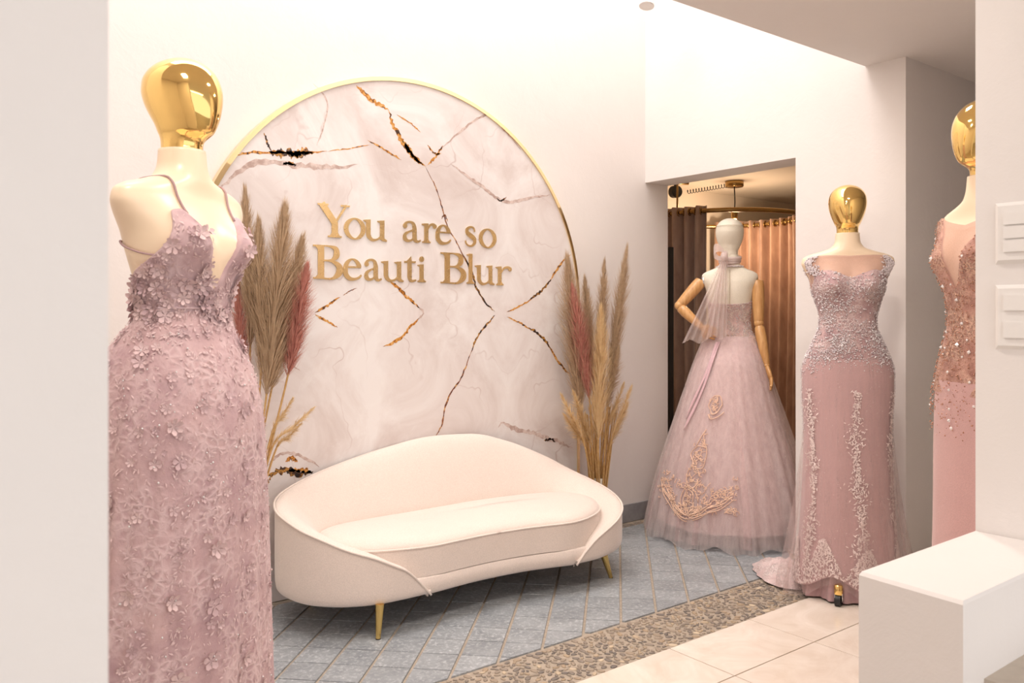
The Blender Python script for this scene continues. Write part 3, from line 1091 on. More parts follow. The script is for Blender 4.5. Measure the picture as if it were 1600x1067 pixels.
# ------------------------------------------------------------------ mannequins
BODY = [(.70, .150, .085, .09), (.80, .172, .092, .105), (.90, .180, .094, .112), (.97, .178, .092, .110), (1.03, .165, .090, .100), (1.10, .137, .085, .080), (1.16, .112, .080, .064), (1.20, .107, .079, .060), (1.25, .116, .084, .066), (1.30, .132, .092, .076),
        (1.34, .145, .090, .083), (1.38, .158, .082, .086), (1.42, .181, .070, .084), (1.445, .191, .062, .077), (1.465, .187, .057, .071), (1.482, .160, .056, .066), (1.496, .112, .056, .063), (1.512, .070, .055, .060), (1.54, .052, .053, .056), (1.575, .049, .050, .053)]
_t = lambda f: 1.602 + .184 * f
HEADK = [(1.566, .0455, .046, .048), (1.585, .0445, .046, .049), (1.597, .0450, .050, .050), (_t(.02), .0470, .070, .052), (_t(.06), .0520, .081, .054), (_t(.15), .0595, .0890, .059), (_t(.30), .0700, .0950, .076), (_t(.45), .0765, .0960, .091), (_t(.58), .0785, .0940, .098),
         (_t(.70), .0760, .0875, .0975), (_t(.80), .0690, .0775, .0885), (_t(.88), .0575, .0640, .0740), (_t(.94), .0425, .0470, .0545), (_t(.98), .0250, .0275, .0320), (_t(1.0), .003, .003, .004)]


def superell(a, bf, bb, th, e=.92):
    c, s = np.cos(th), np.sin(th)
    x = a * np.sign(c) * np.abs(c) ** e
    y = np.where(s < 0, bf, bb) * np.sign(s) * np.abs(s) ** e
    return x, y


BUST = [.050]


def body_pt(z, th, off=0.0):
    """surface of the figure; front is -y"""
    z = np.asarray(z, float); th = np.asarray(th, float)
    a, bf, bb = herm(BODY, z.ravel())
    x, y = superell(a.reshape(z.shape) + off, bf.reshape(z.shape) + off, bb.reshape(z.shape) + off, th)
    fr = np.clip(-y / .05, 0, 1)
    y = y - fr * BUST[0] * np.exp(-((np.abs(x) - .078) / .050) ** 2 - ((z - 1.350) / np.where(z > 1.35, .062, .046)) ** 2)
    bk = np.clip(y / .05, 0, 1)
    y = y + bk * .030 * np.exp(-((np.abs(x) - .075) / .06) ** 2 - ((z - .95) / .09) ** 2)
    # collar hollow and spine
    y = y - bk * .006 * np.exp(-(x / .02) ** 2)
    return np.stack([x, y, z], -1)


def loft(fn, zs, nt):
    th = np.linspace(0, 2 * PI, nt, endpoint=False)
    V = []
    for z in zs: V.append(fn(np.full(nt, z), th))
    return np.vstack(V), grid_faces(len(zs), nt)


def make_head(parent, mat):
    zs = np.r_[np.linspace(1.566, 1.605, 6), np.linspace(1.609, 1.625, 6), np.linspace(1.632, 1.765, 24), 1.602 + .184 * np.array([.90, .92, .94, .96, .975, .985, .993, 1.0])]
    a, f_, b_ = herm(HEADK, zs)
    nt = 56
    th = np.linspace(0, 2 * PI, nt, endpoint=False)
    V = []
    for z, A, F_, B_ in zip(zs, a, f_, b_):
        x, y = superell(A, F_, B_, th, 1.0)
        # narrower towards the chin, flatter cheeks
        k = np.clip(-y / .1, 0, 1)
        x = x * (1 - .14 * k * np.clip((1.69 - z) / .09, 0, 1))
        V.append(np.stack([x, y, np.full(nt, z)], 1))
    V = np.vstack(V)
    F_ = grid_faces(len(zs), nt) + [tuple((len(zs) - 1) * nt + k for k in range(nt)), tuple(range(nt - 1, -1, -1))]
    o = mesh('head', V, F_, mat, parent)
    md = o.modifiers.new('sub', 'SUBSURF'); md.levels = 1; md.render_levels = 1
    return o


def make_stand(parent, leg_len=.21, a0=0.6, mat=None):
    mat = mat or M['gold']
    o = MB().lathe([(.016, .06), (.016, .85)], 20).build('stand_pole', mat, parent, True)
    MB().lathe([(.0, .115), (.045, .112), (.05, .10), (.05, .075), (.03, .07), (0, .07)], 24, cap=False).build('stand_hub', mat, parent, True)
    for k in range(4):
        a = a0 + k * PI / 2
        d = Vector((math.cos(a), math.sin(a), 0))
        mb = MB(); mb.tube([d * .03 + Vector((0, 0, .088)), d * (leg_len * .8) + Vector((0, 0, .080)), d * leg_len + Vector((0, 0, .078))], .0115, 10)
        lg = mb.build('stand_leg', mat, parent, True)
        e = d * leg_len
        MB().lathe([(.0165, .050), (.0175, .053), (.0175, .088), (.013, .092), (0, .092)], 20, (e.x, e.y)).build('caster_collar', mat, lg, True)
        n_ = Vector((-d.y, d.x, 0))
        mb = MB(); mb.tube([e - n_ * .011 + Vector((0, 0, .026)), e + n_ * .011 + Vector((0, 0, .026))], .026, 20)
        auto_smooth(mb.build('wheel', M['black'], lg, True), 40)
        mb = MB()
        for s in (-1, 1):
            c = e + n_ * .0145 * s
            mb.tube([c + Vector((0, 0, .024)), c + Vector((0, 0, .056))], .007, 8, flat=.5)
        mb.tube([e - n_ * .015 + Vector((0, 0, .054)), e + n_ * .015 + Vector((0, 0, .054))], .006, 8)
        mb.build('fork', M['chrome'], lg, True)


def make_mannequin(name, loc, rz, label, head_mat, torso_mat, scale=1.0, stand=True, a0=.6, leg_len=.21):
    t = empty(name, loc, rz, label, 'mannequin')
    t.scale = (scale,) * 3
    zs = np.r_[np.linspace(.70, 1.40, 44), np.linspace(1.41, 1.575, 30)]
    V, F_ = loft(lambda z, th: body_pt(z, th), zs, 72)
    F_.append(tuple(range(71, -1, -1))); F_.append(tuple((len(zs) - 1) * 72 + k for k in range(72)))
    mesh('torso', V, F_, torso_mat, t)
    make_head(t, head_mat)
    if stand: make_stand(t, leg_len, a0)
    return t


# ---- generic skirts -------------------------------------------------
class Skirt:
    """profile table (z, half width, front depth, back depth) with folds that grow towards the hem"""
    def __init__(s, keys, folds, amp, seed, zf=None, cx=None):
        s.k = keys; s.amp = amp; s.zf = zf or keys[-1][0]; s.z0 = keys[0][0]
        r = random.Random(seed)
        s.h = [(k, r.uniform(0, 2 * PI), r.uniform(.6, 1.0)) for k in folds]
        s.cx = cx
    def pt(s, z, th, off=0.0):
        th = np.asarray(th, float); z = np.broadcast_to(np.asarray(z, float), th.shape)
        a, f_, b_ = [q.reshape(z.shape) for q in herm(s.k, z.ravel())]
        f = 0
        for k, ph, am in s.h: f = f + am * np.sin(k * th + ph + .35 * np.sin(3 * z + ph))
        f = f / len(s.h) ** .5
        t = np.clip((s.zf - z) / (s.zf - s.z0), 0, 1)
        m = 1 + s.amp * t ** .8 * f
        x, y = superell(a * m + off, f_ * m + off, b_ * m + off, th, .96)
        if s.cx is not None:
            dx, dy = herm(s.cx, z.ravel()); x = x + dx.reshape(z.shape); y = y + dy.reshape(z.shape)
        return np.stack([x, y, z], -1)
    def normal(s, z, th, off=0.0):
        e = 2e-3
        dt = s.pt(z, np.asarray(th) + e, off) - s.pt(z, np.asarray(th) - e, off)
        dz = s.pt(np.asarray(z) + e, th, off) - s.pt(np.asarray(z) - e, th, off)
        n = np.cross(dt, dz)
        return n / (np.linalg.norm(n, axis=-1, keepdims=True) + 1e-9)


def body_normal(z, th, off):
    e = 2e-3
    dt = body_pt(z, np.asarray(th) + e, off) - body_pt(z, np.asarray(th) - e, off)
    dz = body_pt(np.asarray(z) + e, th, off) - body_pt(np.asarray(z) - e, th, off)
    n = np.cross(dt, dz)
    return n / (np.linalg.norm(n, axis=-1, keepdims=True) + 1e-9)


def skirt_mesh(name, sk, z0, z1, nz, nt, mat, parent, off=0.0, hem=None, th_rng=None):
    closed = th_rng is None
    th = np.linspace(0, 2 * PI, nt, endpoint=False) if closed else np.linspace(th_rng[0], th_rng[1], nt)
    V = []
    for k in range(nz):
        f = k / (nz - 1)
        zb = z0 + (hem(th) if hem is not None else 0)
        V.append(sk.pt(zb + (z1 - zb) * f, th, off))
    o = mesh(name, np.vstack(V), grid_faces(nz, nt, closed), mat, parent)
    return o


def bodice_mesh(name, z0, top, nt, nz, mat, parent, off, thick=True):
    th = np.linspace(0, 2 * PI, nt, endpoint=False)
    zt = top(th)
    V = []
    for k in range(nz):
        z = z0 + (zt - z0) * k / (nz - 1)
        V.append(body_pt(z, th, off))
    V.append(body_pt(zt - .001, th, -.004))
    o = mesh(name, np.vstack(V), grid_faces(nz + 1, nt), mat, parent)
    return o


def ang(th): return (np.asarray(th) + PI) % (2 * PI) - PI

# ------------------------------------------------------------------ lilac floral lace gown (by the front wall)
LG = (.577, 1.982, 0)
LRZ = rad(31)
make_mannequin('mannequin', LG, LRZ, 'cream mannequin with glossy gold head wearing the floral lace gown', M['gold'], M['skin'], 1.0, True, .3, .2)
gown = empty('lace_gown', LG, LRZ, 'dusty lilac floral lace gown with thin straps and plunging neckline on gold-headed mannequin', 'dress')
M['lace'] = mat_lace('lilac_lace', srgb(178, 144, 150), srgb(208, 175, 174), srgb(218, 190, 190), 48, .5, thr=(.02, .30), cloud=5)
M['lace_top'] = mat_lace('lilac_lace_dense', srgb(184, 152, 156), srgb(212, 182, 182), srgb(218, 192, 194), 36, .6, thr=(.02, .34), cloud=12)


def mat_petal(name, a, b):
    t = NT(name)
    oi = t.n('ShaderNodeObjectInfo')
    v = t.coord()
    f = t.math('ADD', t.math('MULTIPLY', oi.outputs['Random'], .6), t.math('MULTIPLY', t.noise(v, 14, 3), .6))
    t.base(t.ramp(f, [(.25, a), (.85, b)]))
    t.rough(.6)
    t.b.inputs['Sheen Weight'].default_value = .2
    return t.m


M['petal'] = mat_petal('lilac_petal', srgb(192, 160, 164), srgb(226, 198, 196))
M['strap'] = mat_plain('strap', srgb(178, 146, 146), .6)
M['crystal'] = mat_plain('crystal', srgb(246, 242, 242), .08, .15)


def lace_top(th):
    ph = np.abs(ang(th + PI / 2))
    return herm([(0, 1.250), (.10, 1.272), (.22, 1.330), (.34, 1.392), (.44, 1.428), (.58, 1.424), (.70, 1.398), (.95, 1.352), (1.25, 1.318), (1.6, 1.292), (2.2, 1.235), (2.7, 1.212), (3.15, 1.205)], ph)[0]


bodice = bodice_mesh('bodice', 1.165, lace_top, 200, 44, M['lace_top'], gown, .009)
sk = Skirt([(.012, .275, .155, .40), (.4, .250, .154, .34), (.7, .232, .155, .30), (.93, .208, .156, .262), (1.03, .190, .142, .222), (1.10, .165, .122, .180), (1.15, .136, .103, .128), (1.19, .119, .092, .085), (1.215, .114, .088, .072)], (7, 11, 16, 23), .048, 3)
skirt = skirt_mesh('skirt', sk, .012, 1.212, 120, 260, M['lace'], gown)
wb = MB()
for zz in (1.175, 1.212):
    th = np.linspace(0, 2 * PI, 80)
    wb.tube(body_pt(np.full(80, zz), th, .0105), .0028, 6, False)
wb.build('waistband', M['lace_top'], gown, True)
# straps over the shoulders, strings at the sides and back


def on_body_x(z, x, front, off=.004):
    a = float(herm(BODY, [z])[0][0])
    c = max(-.999, min(.999, x / (a + off)))
    th = math.acos(math.copysign(abs(c) ** (1 / .92), c))
    th = -th if front else th
    return body_pt(np.array([z]), np.array([th]), off)[0]


for s in (-1, 1):
    P = [on_body_x(z, s * (.076 + .010 * k), True) for k, z in zip(np.linspace(0, 1, 10), np.linspace(1.418, 1.503, 10))]
    P += [on_body_x(z, s * x, False) for z, x in ((1.499, .088), (1.48, .087), (1.46, .085), (1.42, .075), (1.36, .055), (1.30, .04), (1.23, .02))]
    MB().tube(resample(catmull(P, 4), 50), .0026, 6).build('strap', M['strap'], gown, True)
    P = [body_pt(np.array([z]), np.array([-PI / 2 + s * a]), .005)[0] for z, a in ((1.325, 1.15), (1.33, 1.4), (1.345, 1.8), (1.36, 2.3), (1.34, 2.8), (1.30, 3.14))]
    MB().tube(resample(catmull(P, 5), 40), .0024, 6).build('side_string', M['strap'], gown, True)
    P = [body_pt(np.array([z]), np.array([-PI / 2 + s * a]), .005)[0] for z, a in ((1.315, 1.2), (1.28, 1.6), (1.25, 2.2), (1.26, 2.8), (1.27, 3.14))]
    MB().tube(resample(catmull(P, 5), 40), .0024, 6).build('side_string', M['strap'], gown, True)
# sewn flowers
fr_ = random.Random(21)
CAMTH = rad(-137)
fl_src = []
for k in range(4):
    vv, ff = flower_mesh(5 + k % 2, .22 + .08 * k)
    fl_src.append((vv, ff))
made = [None] * 4


def put_flower(p, n_, s, parent):
    k = fr_.randrange(4)
    if made[k] is None:
        o = mesh('lace_flower', fl_src[k][0], fl_src[k][1], M['petal'], parent); made[k] = o
    else:
        o = link_copy(made[k], parent)
    q = Vector(n_).to_track_quat('Z', 'Y')
    o.rotation_mode = 'QUATERNION'
    from mathutils import Quaternion
    o.rotation_quaternion = q @ Quaternion((0, 0, 1), fr_.uniform(0, 6.28)) @ Quaternion((1, 0, 0), fr_.uniform(-.3, .3))
    o.location = Vector(p) + Vector(n_) * .002
    o.scale = (s, s, s * fr_.uniform(.8, 1.4))
    return o


TRAILS = [rad(a) for a in (-205, -180, -154, -128, -104, -82, -62)]
cnt = 0
while cnt < 300:
    q = fr_.random()
    if q < .34:
        th = CAMTH + fr_.uniform(-1.5, 1.5); zt = float(lace_top(np.array([th]))[0]); z = fr_.uniform(1.18, zt - .01)
        p = body_pt(np.array([z]), np.array([th]), .010)[0]; n_ = body_normal(np.array([z]), np.array([th]), .010)[0]
        s = fr_.uniform(.009, .019)
    else:
        z = 1.17 - 1.1 * fr_.random() ** 1.35
        if z > .86: th = CAMTH + fr_.uniform(-1.5, 1.5)
        else:
            tr = fr_.choice(TRAILS); th = tr + fr_.gauss(0, .07)
        p = sk.pt(np.array([z]), np.array([th]))[0]; n_ = sk.normal(np.array([z]), np.array([th]))[0]
        s = fr_.uniform(.006, .013) if fr_.random() < .90 else fr_.uniform(.015, .021)
    put_flower(p, n_, s, gown); cnt += 1
# countless small petals and embroidered leaves
P = []; N_ = []; S_l = []; R_l = []
for k in range(7000):
    q = fr_.random()
    if q < .27:
        th = fr_.uniform(-PI, PI); zt = float(lace_top(np.array([th]))[0]); z = fr_.uniform(1.175, zt - .004)
        p = body_pt(np.array([z]), np.array([th]), .010)[0]; n_ = body_normal(np.array([z]), np.array([th]), .010)[0]
    else:
        z = 1.18 - 1.14 * fr_.random() ** 1.2
        th = fr_.uniform(-PI, PI) if (z > .84 or fr_.random() < .28) else fr_.choice(TRAILS) + fr_.gauss(0, .10)
        p = sk.pt(np.array([z]), np.array([th]))[0]; n_ = sk.normal(np.array([z]), np.array([th]))[0]
    P.append(p); N_.append(n_ + np.array([fr_.gauss(0, .25) for _ in range(3)])); S_l.append(fr_.uniform(.003, .0075)); R_l.append(fr_.uniform(0, 6.28))
V, F = scatter(LEAF_V, LEAF_F, P, N_, S_l, R_l, lift=.0025)
tag(mesh('lace_petals', V, F, M['petal'], gown), kind='stuff')
P = []; N_ = []
for k in range(130):
    z = fr_.uniform(.1, 1.2); th = CAMTH + fr_.uniform(-1.4, 1.4)
    P.append(sk.pt(np.array([z]), np.array([th]))[0]); N_.append(sk.normal(np.array([z]), np.array([th]))[0])
V, F = scatter(OCT_V, OCT_F, P, N_, [fr_.uniform(.0018, .0032) for _ in P], [0] * len(P), lift=.004)
tag(mesh('sequins', V, F, M['crystal'], gown), kind='stuff')

# ------------------------------------------------------------------ beaded mermaid gown (beside the doorway)
MG = (3.305, 1.929, 0)
MRZ = rad(-50)
make_mannequin('mannequin', MG, MRZ, 'cream mannequin with gold head and gold castor base wearing the beaded mauve gown', M['gold'], M['skin'], .979, True, rad(-112), .165)
mg = empty('mermaid_gown', MG, MRZ, 'mauve sleeveless mermaid gown with silver beads and lace trails standing beside the doorway', 'dress')
mg.scale = (.979,) * 3
M['mauve'] = mat_fabric('mauve_net', srgb(204, 168, 168), 1200, .35, .08)
M['mauve_bead'] = mat_lace('mauve_bodice', srgb(174, 142, 144), srgb(204, 172, 170), srgb(226, 206, 204), 90, .7, thr=(.05, .2), cloud=20)
M['mauve_dark'] = mat_fabric('mauve_lining', srgb(190, 156, 158), 900, .3, .1)
M['mauve_lace'] = mat_petal('mauve_lace_thread', srgb(218, 192, 188), srgb(240, 222, 218))
M['tulle_m'] = mat_tulle('mauve_tulle', srgb(236, 212, 208), .22, streak=1)
M['tulle_yoke'] = mat_tulle('nude_yoke', srgb(226, 190, 180), .55, 600)
M['bead'] = mat_plain('silver_lilac_beads', srgb(232, 220, 222), .18, .08, var=.25, vscale=300)


def mtop(th):
    ph = np.abs(ang(th + PI / 2))
    return herm([(0, 1.378), (.25, 1.398), (.5, 1.412), (.85, 1.400), (1.15, 1.365), (1.45, 1.330), (1.6, 1.322), (1.8, 1.335), (2.2, 1.39), (3.15, 1.42)], ph)[0]


def myoke(th):
    ph = np.abs(ang(th + PI / 2))
    return herm([(0, 1.474), (.5, 1.477), (.85, 1.476), (1.05, 1.460), (1.22, 1.415), (1.4, 1.355), (1.57, 1.334), (1.75, 1.355), (1.95, 1.42), (2.15, 1.462), (2.4, 1.477), (3.15, 1.474)], ph)[0]


bodice_mesh('bodice', .955, mtop, 180, 60, M['mauve_bead'], mg, .008)
yk = bodice_mesh('sheer_yoke', 1.315, myoke, 200, 24, M['tulle_yoke'], mg, .006)
mk = Skirt([(.055, .222, .160, .240), (.15, .208, .150, .22), (.30, .194, .138, .205), (.50, .184, .128, .172), (.72, .179, .116, .158), (.88, .186, .108, .158), (.97, .187, .104, .152), (1.04, .174, .100, .125)], (4, 6, 9, 13), .022, 8)
hemf = lambda th: .062 * np.exp(-(ang(th - rad(-112)) / .42) ** 2) - .028 * np.exp(-(ang(th - rad(-62)) / .35) ** 2)
skm = skirt_mesh('skirt', mk, .055, 1.03, 90, 220, M['mauve'], mg, 0, hemf)
lin = Skirt([(.012, .185, .140, .22), (.25, .165, .12, .17), (.6, .15, .1, .12)], (5, 8, 13, 21), .10, 5)
skirt_mesh('lining', lin, .012, .6, 40, 220, M['mauve_dark'], mg)


class OverSkirt:
    """loose tulle over another skirt, standing off at the sides"""
    def __init__(s, base): s.b = base
    def pt(s, z, th, off=0.0):
        th = np.asarray(th, float); z = np.broadcast_to(np.asarray(z, float), th.shape)
        fl = np.clip((.80 - z) / .80, 0, 1) ** 1.4
        sd = np.abs(np.sin(th - rad(-100))) ** 2
        o = .0022 + fl * (.004 + .052 * sd) * (1 + .30 * np.sin(9 * th + 1) + .25 * np.sin(17 * th + 4 * z))
        return s.b.pt(z, th, o + off)


tk = OverSkirt(mk)
ov = skirt_mesh('tulle_overskirt', tk, .020, 1.03, 70, 300, M['tulle_m'], mg, 0, lambda th: hemf(th) * 1.0 + .02 * np.exp(-(ang(th - rad(-100)) / .7) ** 2) - .012)
# lace train spread on the floor
tr_c = np.array([3.315, 2.235])
rz = -MRZ
vs = []; NT_ = 72; NR = 16
trr = random.Random(9)
ph1 = [trr.uniform(0, 6.28) for _ in range(6)]
for k in range(NR + 1):
    f = k / NR
    for q in range(NT_):
        a = 2 * PI * q / NT_
        el = np.array([.20 * math.cos(a), .135 * math.sin(a)])
        ca, sa = math.cos(rad(62)), math.sin(rad(62))
        r_ = f * (1 + .05 * math.sin(14 * a) * f + .07 * math.sin(3 * a + 1) * f)
        w_ = np.array([el[0] * ca - el[1] * sa, el[0] * sa + el[1] * ca]) * r_
        h = .010 + .065 * (1 - f ** 2.2) + .011 * math.sin(9 * a + ph1[0] + 3 * f) * f * (1.25 - f) + .010 * math.sin(23 * w_[0] / .2 + ph1[1]) * math.sin(19 * w_[1] / .2) * (1 - f)
        if k == NR: h = .004 + .003 * (1 + math.sin(14 * a))
        p = tr_c + w_ - np.array(MG[:2])
        x = (p[0] * math.cos(rz) - p[1] * math.sin(rz)) / .979; y = (p[0] * math.sin(rz) + p[1] * math.cos(rz)) / .979
        vs.append((x, y, h))
fs = grid_faces(NR + 1, NT_)
M['train'] = mat_lace('train_lace', srgb(206, 178, 176), srgb(226, 204, 202), srgb(242, 226, 222), 75, 1.0, thr=(.04, .16), cloud=20)
mesh('train', vs, fs, M['train'], mg)

br = random.Random(31)


def body_spot(z, th, off=.0105): return body_pt(np.array([z]), np.array([th]), off)[0], body_normal(np.array([z]), np.array([th]), off)[0]
def skirt_spot(s_, z, th, off=.002): return s_.pt(np.array([z]), np.array([th]), off)[0], s_.normal(np.array([z]), np.array([th]), off)[0]


P = []; N_ = []; Sz = []
clus = [(br.uniform(1.0, 1.40), br.uniform(-PI, PI)) for _ in range(90)]
while len(P) < 6500:
    q = br.random()
    if q < .62:
        cz, ct = br.choice(clus); z = cz + br.gauss(0, .022); th = ct + br.gauss(0, .17)
    elif q < .80: z = br.uniform(.98, 1.41); th = br.uniform(-PI, PI)
    elif q < .86: z = br.uniform(.98, 1.12); th = br.uniform(-PI, PI)
    else:
        s = br.choice((-1, 1)); th = -PI / 2 + s * (br.gauss(.95, .10) if br.random() < .6 else br.gauss(2.15, .12)); z = br.uniform(1.39, 1.475)
        if z > float(myoke(np.array([th]))[0]): continue
        p, n_ = body_spot(z, th, .009); P.append(p); N_.append(n_); Sz.append(br.uniform(.0026, .0055)); continue
    if z > float(mtop(np.array([th]))[0]) + .004 or z < .90: continue
    if z < 1.06 and br.random() > (z - .88) / .18: continue
    p, n_ = body_spot(z, th); P.append(p); N_.append(n_); Sz.append(br.choice((.0018, .0022, .0026, .0034, .0046)))
for k in range(700):      # beads scattered on the skirt, thicker at the hip sides
    if k < 260:
        z = br.uniform(.70, 1.02); th = br.choice((0.08, PI - .05)) + br.gauss(0, .16); sz = br.uniform(.002, .0036)
    else:
        z = .1 + .9 * br.random() ** 1.1; th = br.uniform(-PI, PI); sz = br.uniform(.0011, .0020)
    p, n_ = skirt_spot(mk, z, th, .004); P.append(p); N_.append(n_); Sz.append(sz)
V, F = scatter(OCT_V, OCT_F, P, N_, Sz, [br.uniform(0, 6) for _ in P])
tag(mesh('beads', V, F, M['bead'], mg, True), kind='stuff')
P = []; N_ = []
for k in range(300):
    cz, ct = br.choice(clus); z = min(cz + br.gauss(0, .025), 1.40); th = ct + br.gauss(0, .2)
    if z > float(mtop(np.array([th]))[0]) or z < .98: continue
    p, n_ = body_spot(z, th, .012); P.append(p); N_.append(n_)
V, F = scatter(OCT_V, OCT_F, P, N_, [br.uniform(.0035, .0052) for _ in P], [br.uniform(0, 6) for _ in P])
tag(mesh('crystals', V, F, M['crystal'], mg, False), kind='stuff')
# lace trails down the skirt and peaks along the hem
P = []; N_ = []; Sz = []; Ro = []
STR = [rad(-146), rad(-84), rad(-28), rad(30), rad(90), rad(150)]
for s0 in STR:
    for k in range(850):
        z = .10 + .80 * br.random()
        wv = .06 + .12 * abs(math.sin(z * 13 + s0)) ** 2
        th = s0 + .05 * math.sin(z * 9 + s0) + br.gauss(0, wv * .6)
        if br.random() > 1.15 - z * .55: continue
        p, n_ = skirt_spot(mk, z, th, .0055); P.append(p); N_.append(n_ + np.array([br.gauss(0, .2) for _ in range(3)])); Sz.append(br.uniform(.0045, .0095)); Ro.append(br.uniform(0, 6.28))
for c_ in [rad(a) for a in (-178, -126, -74, -22, 30, 82, 134)]:
    for k in range(620):
        f = br.random() ** .8
        z = .062 + .185 * (1 - f)
        th = c_ + br.uniform(-1, 1) * (.06 + .42 * f)
        z = z + float(hemf(np.array([th]))[0]) * max(0, 1 - (z - .055) / .4)
        p, n_ = skirt_spot(mk, z, th, .0055); P.append(p); N_.append(n_ + np.array([br.gauss(0, .15) for _ in range(3)])); Sz.append(br.uniform(.004, .009)); Ro.append(br.gauss(0, .8))
V, F = scatter(LEAF_V, LEAF_F, P, N_, Sz, Ro, lift=.001)
tag(mesh('lace_applique', V, F, M['mauve_lace'], mg), kind='stuff')

# ------------------------------------------------------------------ blush ball gown in the doorway, seen from behind
BG = (3.765, 2.895, 0)
BRZ = rad(37.6 + 90)
BS_ = .966
BODY_FULL = BODY
BODY = [(z, a * q, f, b) for (z, a, f, b), q in zip(BODY_FULL, (1, 1, 1, 1, 1, 1, .98, .98, .94, .88, .855, .835, .825, .82, .815, .815, .85, .95, 1, 1))]
bm = make_mannequin('mannequin', BG, BRZ, 'linen covered mannequin with jointed wooden arms standing in the doorway', M['linen'], M['linen'], BS_, True, .5, .22)
M['seam'] = mat_plain('linen_seam', srgb(206, 190, 166), .8)
P = [on_body_x(z, 0.0, False, .0015) for z in np.linspace(1.20, 1.49, 20)]
MB().tube(P, .0018, 6).build('back_seam', M['seam'], bm, True)


for zz, a_, f_, b_ in ((1.738, .0775, .0905, .1005),):
    P = [(a_ * math.cos(q), (f_ if math.sin(q) < 0 else b_) * math.sin(q), zz) for q in np.linspace(0, 2 * PI, 61)]
    MB().tube(P, .0013, 6, False).build('head_seam', M['seam'], bm, True)


def arm(parent, sh, el, wr, tip, palm_n, curl, side):
    sh, el, wr, tip = map(Vector, (sh, el, wr, tip))
    def seg(name, a, b, prof, par):
        pts = [a.lerp(b, f) for f, _ in prof]
        o = MB().tube(pts, [r for _, r in prof], 20).build(name, M['wood'], par, True)
        return auto_smooth(o, 50)
    ua = seg('upper_arm', sh, el, [(-.03, .012), (-.02, .026), (.0, .033), (.12, .036), (.5, .034), (.9, .028), (.97, .024)], parent)
    mb = MB(); d = (el - sh).normalized()
    ball = MB(); ball.tube([el + d * x for x in (-.026, -.022, -.010, .004, .016, .022)], [.012, .020, .027, .027, .018, .008], 18)
    ball.build('elbow_joint', M['wood'], ua, True)
    fa = seg('forearm', el, wr, [(.05, .020), (.09, .027), (.3, .030), (.6, .026), (.94, .019), (.985, .016)], parent)
    d2 = (wr - el).normalized()
    MB().tube([wr - d2 * .008, wr - d2 * .004, wr + d2 * .006, wr + d2 * .010], [.012, .0175, .0175, .012], 16).build('wrist_joint', M['wood'], fa, True)
    # hand: palm, four fingers and a thumb
    hd = (tip - wr).normalized()
    pn = Vector(palm_n); pn = (pn - hd * pn.dot(hd)).normalized()
    ac = hd.cross(pn) * side
    hand = MB()
    L = (tip - wr).length
    vs = []; rings = [(.02, .016, .012), (.12, .021, .014), (.28, .031, .014), (.42, .036, .0125), (.50, .036, .010), (.53, .030, .006)]
    for f, hw, ht in rings:
        for k in range(14):
            a = 2 * PI * k / 14
            vs.append(wr + hd * (f * L) + ac * (hw * math.cos(a)) + pn * (ht * math.sin(a)))
    hand.add(vs, grid_faces(len(rings), 14) + [tuple(range(13, -1, -1)), tuple((len(rings) - 1) * 14 + k for k in range(14))])
    h = hand.build('hand', M['wood'], parent, True)
    for k, (off, ln) in enumerate(((-.027, .40), (-.009, .47), (.009, .44), (.026, .35))):
        b = wr + hd * (.50 * L) + ac * off
        p1 = b + (hd + ac * off * 3).normalized() * ln * L * .42 + pn * curl * .010
        p2 = p1 + (hd * math.cos(curl * .6) + pn * math.sin(curl * .6)).normalized() * ln * L * .33
        p3 = p2 + (hd * math.cos(curl * 1.2) + pn * math.sin(curl * 1.2)).normalized() * ln * L * .25
        MB().tube(catmull([b, p1, p2, p3], 4), np.linspace(.0088, .006, 13), 10).build('finger', M['wood'], h, True)
    b = wr + hd * (.16 * L) - ac * .020
    p1 = b + (hd * .6 - ac * .8).normalized() * .24 * L
    p2 = p1 + (hd * .9 - ac * .25 + pn * curl * .5).normalized() * .22 * L
    MB().tube(catmull([b, p1, p2], 5), np.linspace(.010, .0068, 11), 10).build('thumb', M['wood'], h, True)


for s, x0 in ((1, .152), (-1, -.148)):
    MB().tube([(x0 - .022 * s, .002, 1.432), (x0 - .006 * s, .002, 1.432), (x0 + .004 * s, .002, 1.432)], [.030, .033, .026], 20).build('shoulder_cap', M['chrome'], bm, True)
arm(bm, (.162, .002, 1.425), (.282, .055, 1.285), (.155, .085, 1.165), (.070, .130, 1.118), (-.5, -.8, 0), .7, 1)
arm(bm, (-.152, .006, 1.425), (-.158, .035, 1.185), (-.198, .080, .955), (-.236, .125, .810), (.7, .2, -.2), .5, -1)

bg = empty('ball_gown', BG, BRZ, 'blush pink tulle ball gown with rose gold embroidery on the mannequin in the doorway', 'dress')
bg.scale = (BS_,) * 3
M['blush_lining'] = mat_fabric('blush_satin', srgb(230, 198, 197), 700, .4, .06)
M['tulle_b'] = mat_tulle('blush_tulle', srgb(252, 241, 239), .40, streak=1)
M['tulle_b2'] = mat_tulle('blush_glitter_tulle', srgb(242, 218, 216), .40, streak=1)
M['blush_bead'] = mat_lace('blush_beaded', srgb(190, 156, 152), srgb(222, 190, 184), srgb(246, 228, 216), 110, 1.0, thr=(.05, .2), cloud=24)
M['rose_gold'] = mat_plain('rose_gold_thread', srgb(244, 204, 180), .35, .12, var=.2, vscale=120)
M['veil'] = mat_tulle('veil_tulle', srgb(248, 232, 228), .45)
M['ribbon'] = mat_fabric('pink_ribbon', srgb(228, 192, 198), 400, .4, .04)


def btop(th):
    ph = np.abs(ang(th + PI / 2))
    return herm([(0, 1.385), (.6, 1.405), (1.1, 1.36), (1.57, 1.325), (2.2, 1.305), (3.15, 1.295)], ph)[0]


